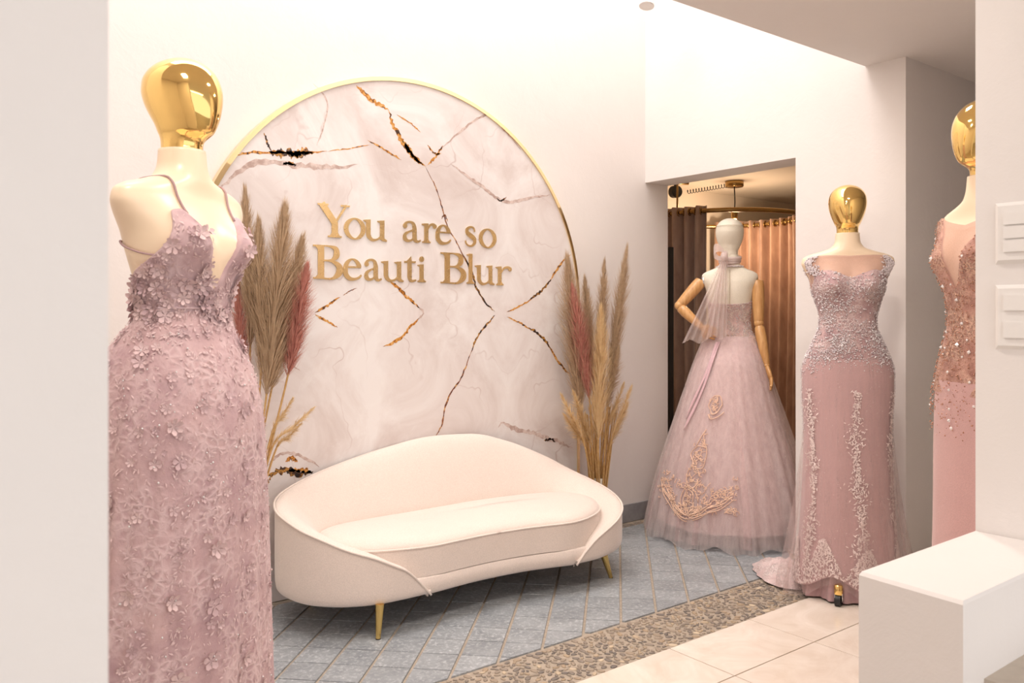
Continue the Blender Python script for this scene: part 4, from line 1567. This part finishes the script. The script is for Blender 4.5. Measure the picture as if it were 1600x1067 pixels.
bodice_mesh('bodice', 1.085, btop, 160, 40, M['blush_bead'], bg, .009)
KB = [(.012, .480, .465, .488), (.18, .446, .434, .454), (.40, .388, .380, .394), (.62, .318, .312, .324), (.82, .252, .246, .258), (.97, .202, .180, .200), (1.06, .166, .118, .135), (1.10, .150, .100, .108), (1.125, .140, .096, .090)]
bk0 = Skirt([(z, a * q, f * q, b * q) for (z, a, f, b), q in zip(KB, (.84, .85, .87, .90, .93, .95, .96, .96, .96))], (7, 11, 15), .035, 2)
bk1 = Skirt([(z, a * .97, f * .97, b * .97) for z, a, f, b in KB], (9, 14, 22, 31), .040, 6)
bk2 = Skirt(KB, (10, 17, 26, 37), .036, 17)
skirt_mesh('lining_skirt', bk0, .075, 1.11, 50, 220, M['blush_lining'], bg)
skirt_mesh('glitter_tulle_layer', bk1, .03, 1.112, 60, 300, M['tulle_b2'], bg)
skirt_mesh('outer_tulle_layer', bk2, .012, 1.115, 70, 360, M['tulle_b'], bg, 0, lambda th: .012 * np.sin(10 * th) + .006 * np.sin(23 * th))
gr = random.Random(77)
P = []; N_ = []; Sz = []
for k in range(900):
    z = 1.08 - 1.03 * gr.random() ** .9; th = gr.uniform(0, PI) + gr.gauss(0, .1)
    p, n_ = skirt_spot(bk2 if gr.random() < .4 else bk1, z, th, .001); P.append(p); N_.append(n_); Sz.append(gr.uniform(.0009, .0024))
for k in range(1500):
    th = gr.uniform(-PI, PI); z = gr.uniform(1.09, float(btop(np.array([th]))[0]))
    p, n_ = body_spot(z, th, .010); P.append(p); N_.append(n_); Sz.append(gr.uniform(.0013, .003))
V, F = scatter(OCT_V, OCT_F, P, N_, Sz, [0] * len(P))
tag(mesh('beads', V, F, M['crystal'], bg), kind='stuff')
P = []; N_ = []; Sz = []
for k in range(700):
    th = gr.uniform(-PI, PI); z = 1.098 + gr.gauss(0, .010)
    p, n_ = body_spot(z, th, .014); P.append(p); N_.append(n_); Sz.append(gr.uniform(.0018, .0042))
V, F = scatter(OCT_V, OCT_F, P, N_, Sz, [gr.uniform(0, 6) for _ in P])
tag(mesh('beaded_belt', V, F, M['rose_gold'], bg), kind='stuff')
# rose gold scroll embroidery: short curls laid on the outer tulle
EM = MB()
ETH, EZ = rad(62), .245          # middle of the motif on the skirt


def emb(pts, r=.0029):
    Q = []
    for dx, dy in pts:
        dx = dx * 1.0
        z = EZ - dy * .00335
        R0 = float(herm(KB, [z])[0][0])
        th = ETH + dx * .00335 / R0 / .88
        Q.append(bk2.pt(np.array([z]), np.array([th]), .007)[0])
    EM.tube(resample(catmull(Q, 4), max(6, 3 * len(pts))), r, 5, True)


def curl(cx, cy, r0, a0, turns, sy=1.0):
    return [(cx + r0 * (1 - .75 * k / 12) * math.cos(a0 + turns * 2 * PI * k / 12), cy + sy * r0 * (1 - .75 * k / 12) * math.sin(a0 + turns * 2 * PI * k / 12)) for k in range(13)]


def oval(cx, cy, rx, ry): return [(cx + rx * math.cos(a), cy + ry * math.sin(a)) for a in np.linspace(0, 2 * PI, 13)]


def jit(pts, a=1.3): return [(x + gr.gauss(0, a), y + gr.gauss(0, a)) for x, y in pts]


for o_ in (0, 3, 6, 9):
    emb(jit([(-60, -14 - o_), (-48, -2 - o_), (-36, 8 - o_), (-20, 20 - o_), (0, 30 - o_), (18, 22 - o_), (30, 14 - o_), (44, 6 - o_), (58, -10 - o_)]))
for rx, ry in ((14, 24), (9, 17)): emb(jit(oval(0, 0, rx, ry)))
emb(jit(oval(1, -38, 11, 17))); emb(jit(oval(5, -68, 11, 17)))
emb([(0, -85), (6, -102), (10, -112)]); emb([(12, -85), (8, -102), (10, -112)])
emb(jit(oval(17, -150, 8, 15), .8)); emb([(9, -135), (14, -128), (24, -133), (30, -140)])
for (cx, cy, rx, ry, n_) in ((-48, -22, 13, 15, 34), (-34, -2, 10, 10, 22), (-14, 14, 12, 8, 22), (0, 0, 12, 20, 40), (14, 14, 12, 8, 20), (28, -2, 11, 12, 28), (42, -14, 10, 14, 26), (57, -22, 5, 14, 14), (58, 6, 6, 8, 12), (1, -38, 9, 13, 26), (5, -68, 9, 14, 26), (8, -92, 5, 10, 8), (17, -150, 6, 12, 16), (-18, -22, 8, 6, 8), (20, -26, 8, 6, 8)):
    for _ in range(n_):
        x, y = cx + gr.gauss(0, .6) * rx, cy + gr.gauss(0, .6) * ry
        if gr.random() < .55: emb(curl(x, y, gr.uniform(2.0, 4.6), gr.uniform(0, 6.28), gr.choice((-1, 1)) * gr.uniform(.5, 1.0)), .0022)
        else:
            a = gr.uniform(0, 6.28); l_ = gr.uniform(4, 9)
            emb([(x, y), (x + l_ * .5 * math.cos(a) - 1.6, y + l_ * .5 * math.sin(a) + 1.6), (x + l_ * math.cos(a), y + l_ * math.sin(a))], .0023)
tag(EM.build('rose_gold_embroidery', M['rose_gold'], bg, True), kind='stuff')
# ribbon ends hanging from the lacing
for k, (x0, x1, ze) in enumerate(((.060, .235, .60), (.068, .250, .66))):
    L_ = []; R_2 = []
    for f in np.linspace(0, 1, 24):
        z = 1.085 + (ze - 1.085) * f
        th = PI / 2 - (.35 + .45 * f + .05 * k)
        p, n_ = skirt_spot(bk2, z, th, .008 + .004 * math.sin(9 * f + k)); t_ = np.cross(n_, [0, 0, 1]); t_ /= np.linalg.norm(t_)
        L_.append(p + t_ * .008); R_2.append(p - t_ * .008 + n_ * .003 * math.sin(14 * f))
    vs = [q for pr_ in zip(L_, R_2) for q in pr_]
    o = mesh('ribbon_end', vs, [(2 * i, 2 * i + 1, 2 * i + 3, 2 * i + 2) for i in range(23)], M['ribbon'], bg)
    o.modifiers.new('thick', 'SOLIDIFY').thickness = .0012

# tulle neck scarf with bow and beaded choker
sc = empty('neck_scarf', BG, BRZ, 'sheer blush tulle scarf with bow and beaded choker on the linen mannequin', 'scarf')
sc.scale = (BS_,) * 3
P = []
th = np.linspace(0, 2 * PI, 49)
ch = MB()
ch.tube([(.071 * math.cos(a), .066 * math.sin(a) + .002, 1.506 + .004 * math.sin(a)) for a in th], .006, 8, False)
ch.build('choker', M['blush_bead'], sc, True)
P = [np.array((.076 * math.cos(a), .071 * math.sin(a) + .002, 1.506 + .004 * math.sin(a) + gr.uniform(-.005, .005))) for a in np.linspace(0, 2 * PI, 120)]
V, F = scatter(OCT_V, OCT_F, P, [(p[0], p[1], 0) for p in P], [gr.uniform(.0025, .0045) for _ in P], [0] * 120)
tag(mesh('choker_beads', V, F, M['crystal'], sc), kind='stuff')
M['veil_dense'] = mat_tulle('veil_gathered', srgb(250, 234, 230), .80)
nb = MB()
for k in range(3):
    nb.tube([((.055 + .002 * k) * math.cos(a), (.060 + .002 * k) * math.sin(a) + .002, 1.538 + .012 * k - .010 * math.sin(a)) for a in th], .0085, 8, False)
nb.build('neck_wrap', M['veil_dense'], sc, True)
KN = Vector((.030, .082, 1.562))
MB().tube([KN + Vector(d) for d in ((-.006, 0, .024), (0, .006, .014), (.002, .010, 0), (0, .006, -.014), (.004, 0, -.024))], [.010, .018, .020, .018, .010], 12).build('bow_knot', M['veil_dense'], sc, True)
for (dx, dz, ln, sw) in ((.055, .040, .085, .020), (-.02, -.01, .06, .02)):
    L_ = []; vs = []
    for i in range(17):
        a = 2 * PI * i / 16
        for j in range(5):
            f = (j / 4 - .5)
            r_ = .5 - .5 * math.cos(a)
            vs.append(KN + Vector((dx * r_ + .012 * math.sin(a) * (-dz) / .04, .012 + .020 * math.sin(a) * r_ ** .5 + .006 * f, dz * r_ + .022 * math.sin(a) + f * (.012 + .040 * r_))))
    fs = [(i * 5 + j, i * 5 + j + 1, i * 5 + j + 6, i * 5 + j + 5) for i in range(16) for j in range(4)]
    mesh('bow_loop', vs, fs, M['veil_dense'], sc)
for (x1, z1, w1, yb, ph) in ((.190, 1.085, .120, .140, 0.0), (.070, 1.110, .090, .155, 1.7)):
    vs = []; NW = 22; NL = 30
    for i in range(NL):
        f = i / (NL - 1)
        c_ = Vector((KN.x + (x1 - KN.x) * f ** 1.15, KN.y + (yb - KN.y) * min(1, f * 2.2), KN.z + (z1 - KN.z) * f))
        w_ = .018 + w1 * f ** .8
        for j in range(NW):
            g = j / (NW - 1) - .5
            vs.append(c_ + Vector((g * w_, .016 * math.sin(g * 22 + ph) * (.35 + .65 * f) , .01 * math.sin(g * 9) * f)))
    fs = [(i * NW + j, i * NW + j + 1, (i + 1) * NW + j + 1, (i + 1) * NW + j) for i in range(NL - 1) for j in range(NW - 1)]
    mesh('scarf_tail', vs, fs, M['veil'], sc)

BODY = BODY_FULL
# ------------------------------------------------------------------ rose beaded gown in the alcove
RG = (2.412, .996, 0)
RRZ = rad(238)
BUST[0] = .030
make_mannequin('mannequin', RG, RRZ, 'gold-headed mannequin half hidden by the white jamb wearing the rose beaded gown', M['gold'], M['skin'], 1.0, True, .6, .16)
rg = empty('rose_gown', RG, RRZ, 'pink gown with copper beaded bodice half hidden behind the white jamb', 'dress')
rg.scale = (1.0,) * 3
M['copper_lace'] = mat_lace('copper_lace', srgb(160, 112, 100), srgb(206, 160, 144), srgb(222, 180, 158), 90, 1.0, thr=(.05, .2), cloud=24)
M['copper'] = mat_plain('copper_beads', srgb(200, 150, 126), .25, .5, var=.3, vscale=300)
M['rose'] = mat_fabric('rose_crepe', srgb(212, 170, 167), 900, .3, .04)


def rtop(th):
    ph = np.abs(ang(th + PI / 2))
    return herm([(0, 1.26), (.1, 1.29), (.3, 1.375), (.5, 1.430), (.8, 1.474), (1.05, 1.462), (1.25, 1.40), (1.5, 1.335), (1.7, 1.325), (2.2, 1.36), (3.15, 1.40)], ph)[0]


bodice_mesh('bodice', .98, rtop, 180, 60, M['copper_lace'], rg, .008)
bodice_mesh('sheer_inset', 1.20, lambda th: herm([(0, 1.44), (.5, 1.46), (.8, 1.47), (1.1, 1.44), (1.4, 1.33), (3.15, 1.33)], np.abs(ang(th + PI / 2)))[0], 160, 16, M['tulle_yoke'], rg, .004)
rk = Skirt([(.012, .150, .190, .20), (.3, .160, .145, .17), (.6, .170, .116, .155), (.85, .182, .104, .155), (1.02, .176, .100, .132)], (5, 8, 12), .02, 4)
skirt_mesh('skirt', rk, .012, 1.015, 60, 180, M['rose'], rg)
P = []; N_ = []; Sz = []; P2 = []; N2 = []
for k in range(3600):
    th = gr.uniform(-PI, PI); zt = float(rtop(np.array([th]))[0]); z = zt - (zt - .86) * gr.random()
    if z < 1.0 and gr.random() > (z - .8) / .2: continue
    p, n_ = body_spot(z, th, .011 if z > 1.0 else .014)
    if gr.random() < .04: P2.append(p); N2.append(n_)
    else: P.append(p); N_.append(n_); Sz.append(gr.uniform(.0014, .0034))
V, F = scatter(OCT_V, OCT_F, P, N_, Sz, [gr.uniform(0, 6) for _ in P])
tag(mesh('copper_beads', V, F, M['copper'], rg), kind='stuff')
V, F = scatter(OCT_V, OCT_F, P2, N2, [gr.uniform(.0035, .0065) for _ in P2], [gr.uniform(0, 6) for _ in P2])
tag(mesh('crystals', V, F, M['crystal'], rg, False), kind='stuff')

# ------------------------------------------------------------------ dried pampas grass
def mat_plume(name, a, b):
    t = NT(name)
    v = t.coord()
    t.base(t.ramp(t.noise(v, 60, 3), [(.3, a), (.7, b)]))
    t.rough(.8)
    tl = t.n('ShaderNodeBsdfTranslucent'); tl.inputs[0].default_value = b
    mx = t.n('ShaderNodeMixShader'); mx.inputs[0].default_value = .3
    t.l(t.b.outputs[0], mx.inputs[1]); t.l(tl.outputs[0], mx.inputs[2]); t.l(mx.outputs[0], t.out.inputs[0])
    return t.m


M['pl_tan'] = mat_plume('plume_tan', srgb(182, 154, 124), srgb(222, 198, 166))
M['pl_pink'] = mat_plume('plume_pink', srgb(190, 124, 114), srgb(226, 168, 152))
M['pl_cream'] = mat_plume('plume_cream', srgb(228, 196, 146), srgb(248, 226, 184))
M['stalk'] = mat_plume('straw_stalk', srgb(208, 166, 104), srgb(238, 204, 146))
pr_ = random.Random(3)


def pt_at(x, y, v):
    u, z = on_wall(x, y, v)
    return np.array((u, v, z))


def pampas(name, base, p0, p1, v, wpx, mat, label, cat, group, n=1300, base_z=.05, bend=0.0):
    """base: floor spot; p0 / p1: lower and upper end of the plume"""
    A = np.array(base); v = v - .06; B_ = pt_at(*p0, v); C_ = pt_at(*p1, v)
    t = empty(name, (A[0], A[1], 0), 0, label, cat, group)
    O = np.array((A[0], A[1], 0))
    A = np.array((A[0], A[1], base_z))
    mid = (A + B_) / 2 + np.array((bend, 0, 0))
    ax = catmull([A - O, mid - O, B_ - O, (B_ + C_) / 2 - O, C_ - O], 10)
    MB().tube(ax[:36], np.linspace(.0060, .0022, 36), 6).build('stalk', M['stalk'], t, True)
    pl = ax[20:]
    m_ = len(pl)
    wd = wpx * .00333 * (1.02 if base[0] < 2 else 1.25); n = int(n * 1.9)
    vs = []; fs = []
    L = np.linalg.norm(C_ - B_)
    for k in range(n):
        f = pr_.random() ** .9 * .96
        i = f * (m_ - 1); i_ = int(i); p = pl[i_] + (pl[min(i_ + 1, m_ - 1)] - pl[i_]) * (i - i_)
        d = pl[min(i_ + 2, m_ - 1)] - pl[max(i_ - 1, 0)]; d = d / np.linalg.norm(d)
        a = pr_.uniform(0, 2 * PI)
        e1 = np.cross(d, [0, 1, 0]); e1 /= np.linalg.norm(e1); e2 = np.cross(d, e1)
        rdir = e1 * math.cos(a) + e2 * math.sin(a)
        env = wd * (.25 + .95 * math.sin(PI * min(1, .12 + f * .80)) ** .8) * pr_.uniform(.3, 1.1) * min(1.0, .10 + 2.6 * (1 - f))
        ln = L * pr_.uniform(.13, .26) * (1 - .45 * f)
        q1 = p + d * ln * .45 + rdir * env * .62
        q2 = p + d * ln + rdir * env * 1.0 + np.array((0, 0, -.012 * pr_.random()))
        sd = np.cross(d, rdir); wv = pr_.uniform(.0007, .0014)
        i0_ = len(vs)
        vs += [p - sd * wv, p + sd * wv, q1 - sd * wv * .9, q1 + sd * wv * .9, q2]
        fs += [(i0_, i0_ + 1, i0_ + 3, i0_ + 2), (i0_ + 2, i0_ + 3, i0_ + 4)]
    tag(mesh('plume', vs, fs, mat, t), kind='stuff')


LB = (1.115, 3.215); RB = (3.075, 3.215)
for nm, (bx, by), lab in (('floor_vase', LB, 'slim floor vase holding pampas grass behind the sofa beside the lace gown'), ('floor_vase', RB, 'slim floor vase holding pampas grass behind the sofa by the grey baseboard')):
    t = tag(MB().lathe([(0, 0), (.045, 0), (.058, .02), (.060, .12), (.045, .24), (.032, .30), (.036, .33), (.032, .33), (.028, .30), (.040, .22), (.050, .06), (0, .03)], 32, cap=False).build(nm, M['linen'], None, True, (bx, by, 0)), lab, 'vase')
gl = 'pampas stems beside the lace gown'; gr2 = 'pampas stems by the doorway wall'
T1, T2, T3 = 'tan pampas plume', 'dusty pink pampas plume', 'cream pampas plume'
JL = ' standing between the lace gown and the sofa'; JR = ' rising behind the sofa end near the doorway'
for (p0, p1, w_, m_, nm, v, n_) in (((391, 545), (383, 306), 17, 'pl_tan', 'tall thin tan pampas plume tight beside the lace gown', 3.26, 1100), ((408, 580), (404, 352), 18, 'pl_tan', 'short tan pampas plume between the two taller ones beside the lace gown', 3.22, 1100), ((416, 620), (444, 335), 27, 'pl_tan', 'broadest tan pampas plume' + JL, 3.20, 2000),
                                (((424, 610)), (471, 380), 24, 'pl_tan', 'leaning pale tan pampas plume touching the bright pink one beside the sofa', 3.25, 1500), ((449, 590), (479, 420), 19, 'pl_pink', 'bright dusty pink pampas plume leaning towards the gold lettering', 3.18, 1300), ((380, 620), (371, 440), 15, 'pl_pink', 'pink pampas plume mostly hidden behind the lace gown waist', 3.28, 900)):
    pampas('pampas_stem', (LB[0] + pr_.uniform(-.02, .02), LB[1] + pr_.uniform(-.015, .015)), p0, p1, v, w_, M[m_], nm, 'dried grass', gl, n_)
for (p0, p1, w_, m_, nm, v, n_) in (((908, 640), (887, 412), 22, 'pl_tan', 'broad tan pampas plume overlapping the gold panel edge' , 3.27, 1600), ((921, 625), (896, 455), 15, 'pl_pink', 'pink pampas plume against the tan one at the gold panel edge', 3.22, 1300), ((926, 600), (914, 440), 13, 'pl_tan', 'thin tan pampas plume just beside the pink one by the doorway wall', 3.28, 900),
                                ((938, 580), (944, 415), 11, 'pl_tan', 'slender upright tan plume in the middle of the bunch by the doorway wall', 3.26, 900), ((953, 600), (978, 398), 13, 'pl_tan', 'tallest slender tan plume leaning towards the doorway', 3.24, 1000), ((935, 690), (939, 490), 17, 'pl_cream', 'cream plume in front of the bunch by the doorway wall', 3.18, 1400), ((948, 640), (966, 545), 12, 'pl_tan', 'short tan plume below the tallest one leaning towards the doorway', 3.20, 800)):
    pampas('pampas_stem', (RB[0] + pr_.uniform(-.02, .02), RB[1] + pr_.uniform(-.015, .015)), p0, p1, v, w_, M[m_], nm, 'dried grass', gr2, n_)
for (p0, p1, side) in (((955, 690), (986, 605), 1), ((950, 670), (974, 600), 1), ((952, 700), (980, 632), 1), ((912, 690), (878, 618), 0), ((915, 700), (882, 648), 0), ((918, 680), (896, 612), 0), ((925, 700), (905, 640), 0)):
    pampas('wheat_sprig', (RB[0] + pr_.uniform(-.02, .02), RB[1] + pr_.uniform(-.015, .015)), p0, p1, 3.21 + pr_.uniform(-.02, .02), 9, M['pl_cream'], 'short cream wheat sprig low in the bunch, ' + ('on the doorway side' if side else 'against the panel edge'), 'dried grass', 'wheat sprigs ' + ('on the doorway side' if side else 'against the panel edge'), 260)
for (p0, p1) in (((425, 700), (489, 638)), ((424, 680), (458, 622)), ((430, 705), (470, 662))):
    pampas('wheat_sprig', (LB[0] + pr_.uniform(-.02, .02), LB[1] + pr_.uniform(-.015, .015)), p0, p1, 3.22 + pr_.uniform(-.02, .02), 7, M['pl_cream'], 'pale cream wheat sprig leaning over the sofa arm beside the lace gown', 'dried grass', 'wheat sprigs beside the lace gown', 160)

for (x0, y0) in ((905, 640), (912, 655), (918, 648), (922, 632), (929, 650), (934, 660), (940, 640), (944, 655), (949, 648), (953, 636), (958, 650), (962, 640), (926, 662), (946, 668)):
    P1 = pt_at(x0, y0, 3.21 + pr_.uniform(-.03, .03)); b_ = Vector((RB[0] + pr_.uniform(-.024, .024), RB[1] + pr_.uniform(-.018, .018), 0))
    t = empty('straw_stalk', b_, 0, 'bare straw stalk in the bunch of dried grass by the doorway wall', 'dried grass', 'bare straw stalks by the doorway wall')
    e = Vector(P1) - b_
    MB().tube([(0, 0, .05), e * .5 + Vector((0, 0, .03)), e], [.0055, .005, .0035], 7).build('stalk', M['stalk'], t, True)
    vs = []; fs = []
    for k in range(5):
        a = pr_.uniform(0, 6.28); d = Vector((math.cos(a) * .022, math.sin(a) * .015, pr_.uniform(.03, .07))); c0 = e * pr_.uniform(.86, .99); i_ = len(vs)
        vs += [c0 + Vector((-.003, 0, 0)), c0 + Vector((.003, 0, 0)), c0 + d * .5 + Vector((.005, 0, 0)), c0 + d * .5 - Vector((.005, 0, 0)), c0 + d]
        fs += [(i_, i_ + 1, i_ + 2, i_ + 3), (i_ + 3, i_ + 2, i_ + 4)]
    mesh('leaf_blades', vs, fs, M['pl_cream'], t)

# ------------------------------------------------------------------ dressing room
RC = (5.05, 3.93); RR = .56; RZ_ = 1.905
rail = empty('curtain_rail', (RC[0], RC[1], 0), 0, 'round brass curtain rail hung from the dressing room ceiling', 'curtain rail')
mb = MB(); mb.tube([(RR * math.cos(a), RR * math.sin(a), RZ_) for a in np.linspace(0, 2 * PI, 73)], .016, 12, False)
mb.build('rail_ring', M['dark_brass'], rail, True)
for a in (rad(183), rad(-62)):
    MB().tube([(RR * math.cos(a), RR * math.sin(a), RZ_), (RR * math.cos(a), RR * math.sin(a), ZD)], .007, 8).build('hanger_rod', M['dark_brass'], rail, True)


def mat_velvet(name, a, b):
    t = NT(name)
    v = t.coord((1, 1, .35))
    t.base(t.ramp(t.noise(v, 14, 4, .6), [(.3, a), (.7, b)]))
    t.rough(.55)
    t.b.inputs['Sheen Weight'].default_value = .5
    return t.m


M['curt_grey'] = mat_velvet('mauve_velvet', srgb(164, 140, 130), srgb(200, 176, 164))
M['curt_brown'] = mat_velvet('brown_velvet', srgb(150, 112, 92), srgb(186, 148, 124))


def curtain(a0, a1, nf, mat, label, zb, depth=.035):
    t = empty('curtain', (RC[0], RC[1], 0), 0, label, 'curtain')
    vs = []; NC = nf * 14; NZ = 24
    for k in range(NZ):
        z = RZ_ + .035 - (RZ_ + .035 - zb) * k / (NZ - 1)
        for j in range(NC):
            f = j / (NC - 1)
            a = a0 + (a1 - a0) * f
            am = depth * (.75 + .35 * math.sin(f * 17) ** 2) * (1 - .25 * k / NZ)
            r_ = RR + am * math.sin(2 * PI * nf * f + .3 * math.sin(5 * k / NZ)) + .012 * math.sin(7 * f + k * .12)
            vs.append((r_ * math.cos(a), r_ * math.sin(a), z))
    fs = grid_faces(NZ, NC, False)
    c = mesh('cloth', vs, fs, mat, t)
    c.modifiers.new('thick', 'SOLIDIFY').thickness = .003
    for k in range(nf * 2):
        f = (k + .0) / (nf * 2); a = a0 + (a1 - a0) * (f + .25 / nf * 0)
        c0 = Vector((RR * math.cos(a), RR * math.sin(a), RZ_))
        n_ = Vector((-math.sin(a), math.cos(a), 0)); r_ = Vector((math.cos(a), math.sin(a), 0))
        MB().tube([c0 + (r_ * math.cos(q) + Vector((0, 0, 1)) * math.sin(q)) * .024 for q in np.linspace(0, 2 * PI, 17)], .0045, 6, False).build('eyelet', M['dark_brass'], t, True)


curtain(rad(172), rad(206), 4, M['curt_grey'], 'mauve grey velvet curtain gathered on the round rail near the doorway jamb', .20)
curtain(rad(-38), rad(46), 9, M['curt_brown'], 'brown velvet curtain drawn along the far side of the round rail', .20)
pd_ = empty('pendant_lamp', (5.18, 3.94, 0), 0, 'brass pendant lamp on a black cord in the dressing room', 'lamp')
MB().lathe([(0, ZD), (.065, ZD), (.068, ZD - .008), (.068, ZD - .040), (.062, ZD - .046), (0, ZD - .046)], 28, cap=False).build('canopy', M['dark_brass'], pd_, True)
MB().tube([(0, 0, ZD - .04), (.006, 0, ZD - .15), (.002, 0, 1.98)], .0045, 8).build('cord', M['black'], pd_, True)
MB().lathe([(0, 1.992), (.022, 1.992), (.024, 1.982), (.024, 1.925), (.02, 1.915), (0, 1.915)], 20, cap=False).build('socket', M['dark_brass'], pd_, True)
bt = NT('bulb_glow'); bt.b.inputs['Emission Color'].default_value = (1, .72, .40, 1); bt.b.inputs['Emission Strength'].default_value = 12
bt.base(bt.ramp(bt.noise(bt.coord(), 4), [(0, (1, .9, .75, 1)), (1, (1, .95, .85, 1))]))
MB().lathe([(.012, 1.920), (.018, 1.905), (.034, 1.870), (.036, 1.850), (.028, 1.825), (.012, 1.813), (.001, 1.811)], 20).build('bulb', bt.m, pd_, True)
ld = bpy.data.lights.new('pendant_light', 'POINT'); ld.energy = 12; ld.color = (1, .74, .50); ld.shadow_soft_size = .04
lo = bpy.data.objects.new('pendant_light', ld); COL.objects.link(lo); lo.parent = pd_; lo.location = (0, 0, 1.765)
# black ceiling spotlight and flexible duct in the dressing room
sp = empty('ceiling_spotlight', (4.72, 4.12, ZD), 0, 'small round black spotlight under the dressing room ceiling', 'spotlight')
MB().tube([(0, 0, 0), (0, 0, -.06)], .01, 10).build('stem', M['black'], sp, True)
MB().tube([(-.14, .10, -.03), (.09, -.05, -.035)], .014, 10).build('arm', M['dark_brass'], sp, True)
mb = MB(); mb.tube([(0, .03, -.10), (0, .02, -.10), (-.012, -.03, -.105), (-.014, -.036, -.105)], [.03, .045, .045, .038], 24)
auto_smooth(mb.build('shade', M['black'], sp, True), 40)
dc = tag(MB().tube([(4.80, 4.05, ZD - .045), (4.90, 3.98, ZD - .03), (5.02, 3.90, ZD - .026)], .0, 4).build('spring_cable', M['black'], None, True), 'black coiled cable under the dressing room ceiling', 'cable')
mb = MB(); q = []
for k in range(240):
    f = k / 239; a = f * 2 * PI * 14
    q.append((4.78 + .24 * f, 4.06 - .17 * f, ZD - .040 + .012 * f + .012 * math.sin(a) - 0.0 ) if False else (4.78 + .24 * f + .010 * math.cos(a), 4.06 - .17 * f, ZD - .105 + .05 * f + .014 * math.sin(a)))
mb.tube(q, .0025, 5)
me_old = dc.data
tmp = mb.build('spring_cable_tmp', M['black'], None, True)
dc.data = tmp.data; bpy.data.objects.remove(tmp); bpy.data.meshes.remove(me_old)
# slim standing mirror just inside the doorway
mr = empty('standing_mirror', (4.10, 3.72, 0), rad(-20), 'slim black framed mirror standing inside the dressing room', 'mirror')
MB().box(-.03, .0, -.20, .20, .05, 1.62).build('frame', M['black'], mr)
MB().box(.0, .006, -.19, .19, .08, 1.59).build('glass', M['chrome'], mr)

# ------------------------------------------------------------------ ceiling spots over the sofa
def spot_can(x, y, zb, tgt, power, label):
    t = empty('spotlight', (x, y, ZH), 0, label, 'spotlight')
    MB().lathe([(0, 0), (.05, 0), (.05, -.02), (0, -.02)], 24, cap=False).build('mount', M['switch'], t, True)
    MB().tube([(0, 0, -.02), (0, 0, zb + .12 - ZH)], .008, 10).build('stem', M['switch'], t, True)
    d = (Vector(tgt) - Vector((x, y, zb + .06))).normalized()
    c = Vector((0, 0, zb + .075 - ZH))
    mb = MB(); mb.tube([c - d * .075, c - d * .073, c + d * .075, c + d * .077, c + d * .060], [.036, .04, .04, .036, .033], 28)
    auto_smooth(mb.build('can', M['switch'], t, True), 40)
    l = bpy.data.lights.new('spot', 'SPOT'); l.energy = power; l.color = WARM; l.spot_size = rad(75); l.spot_blend = .8; l.shadow_soft_size = .06
    o = bpy.data.objects.new('spot', l); COL.objects.link(o); o.parent = t; o.location = c + d * .085
    o.rotation_euler = d.to_track_quat('-Z', 'Y').to_euler()


spot_can(3.245, 3.02, 2.805, (2.6, 2.7, .3), 16, 'white can spotlight hung close to the doorway wall')
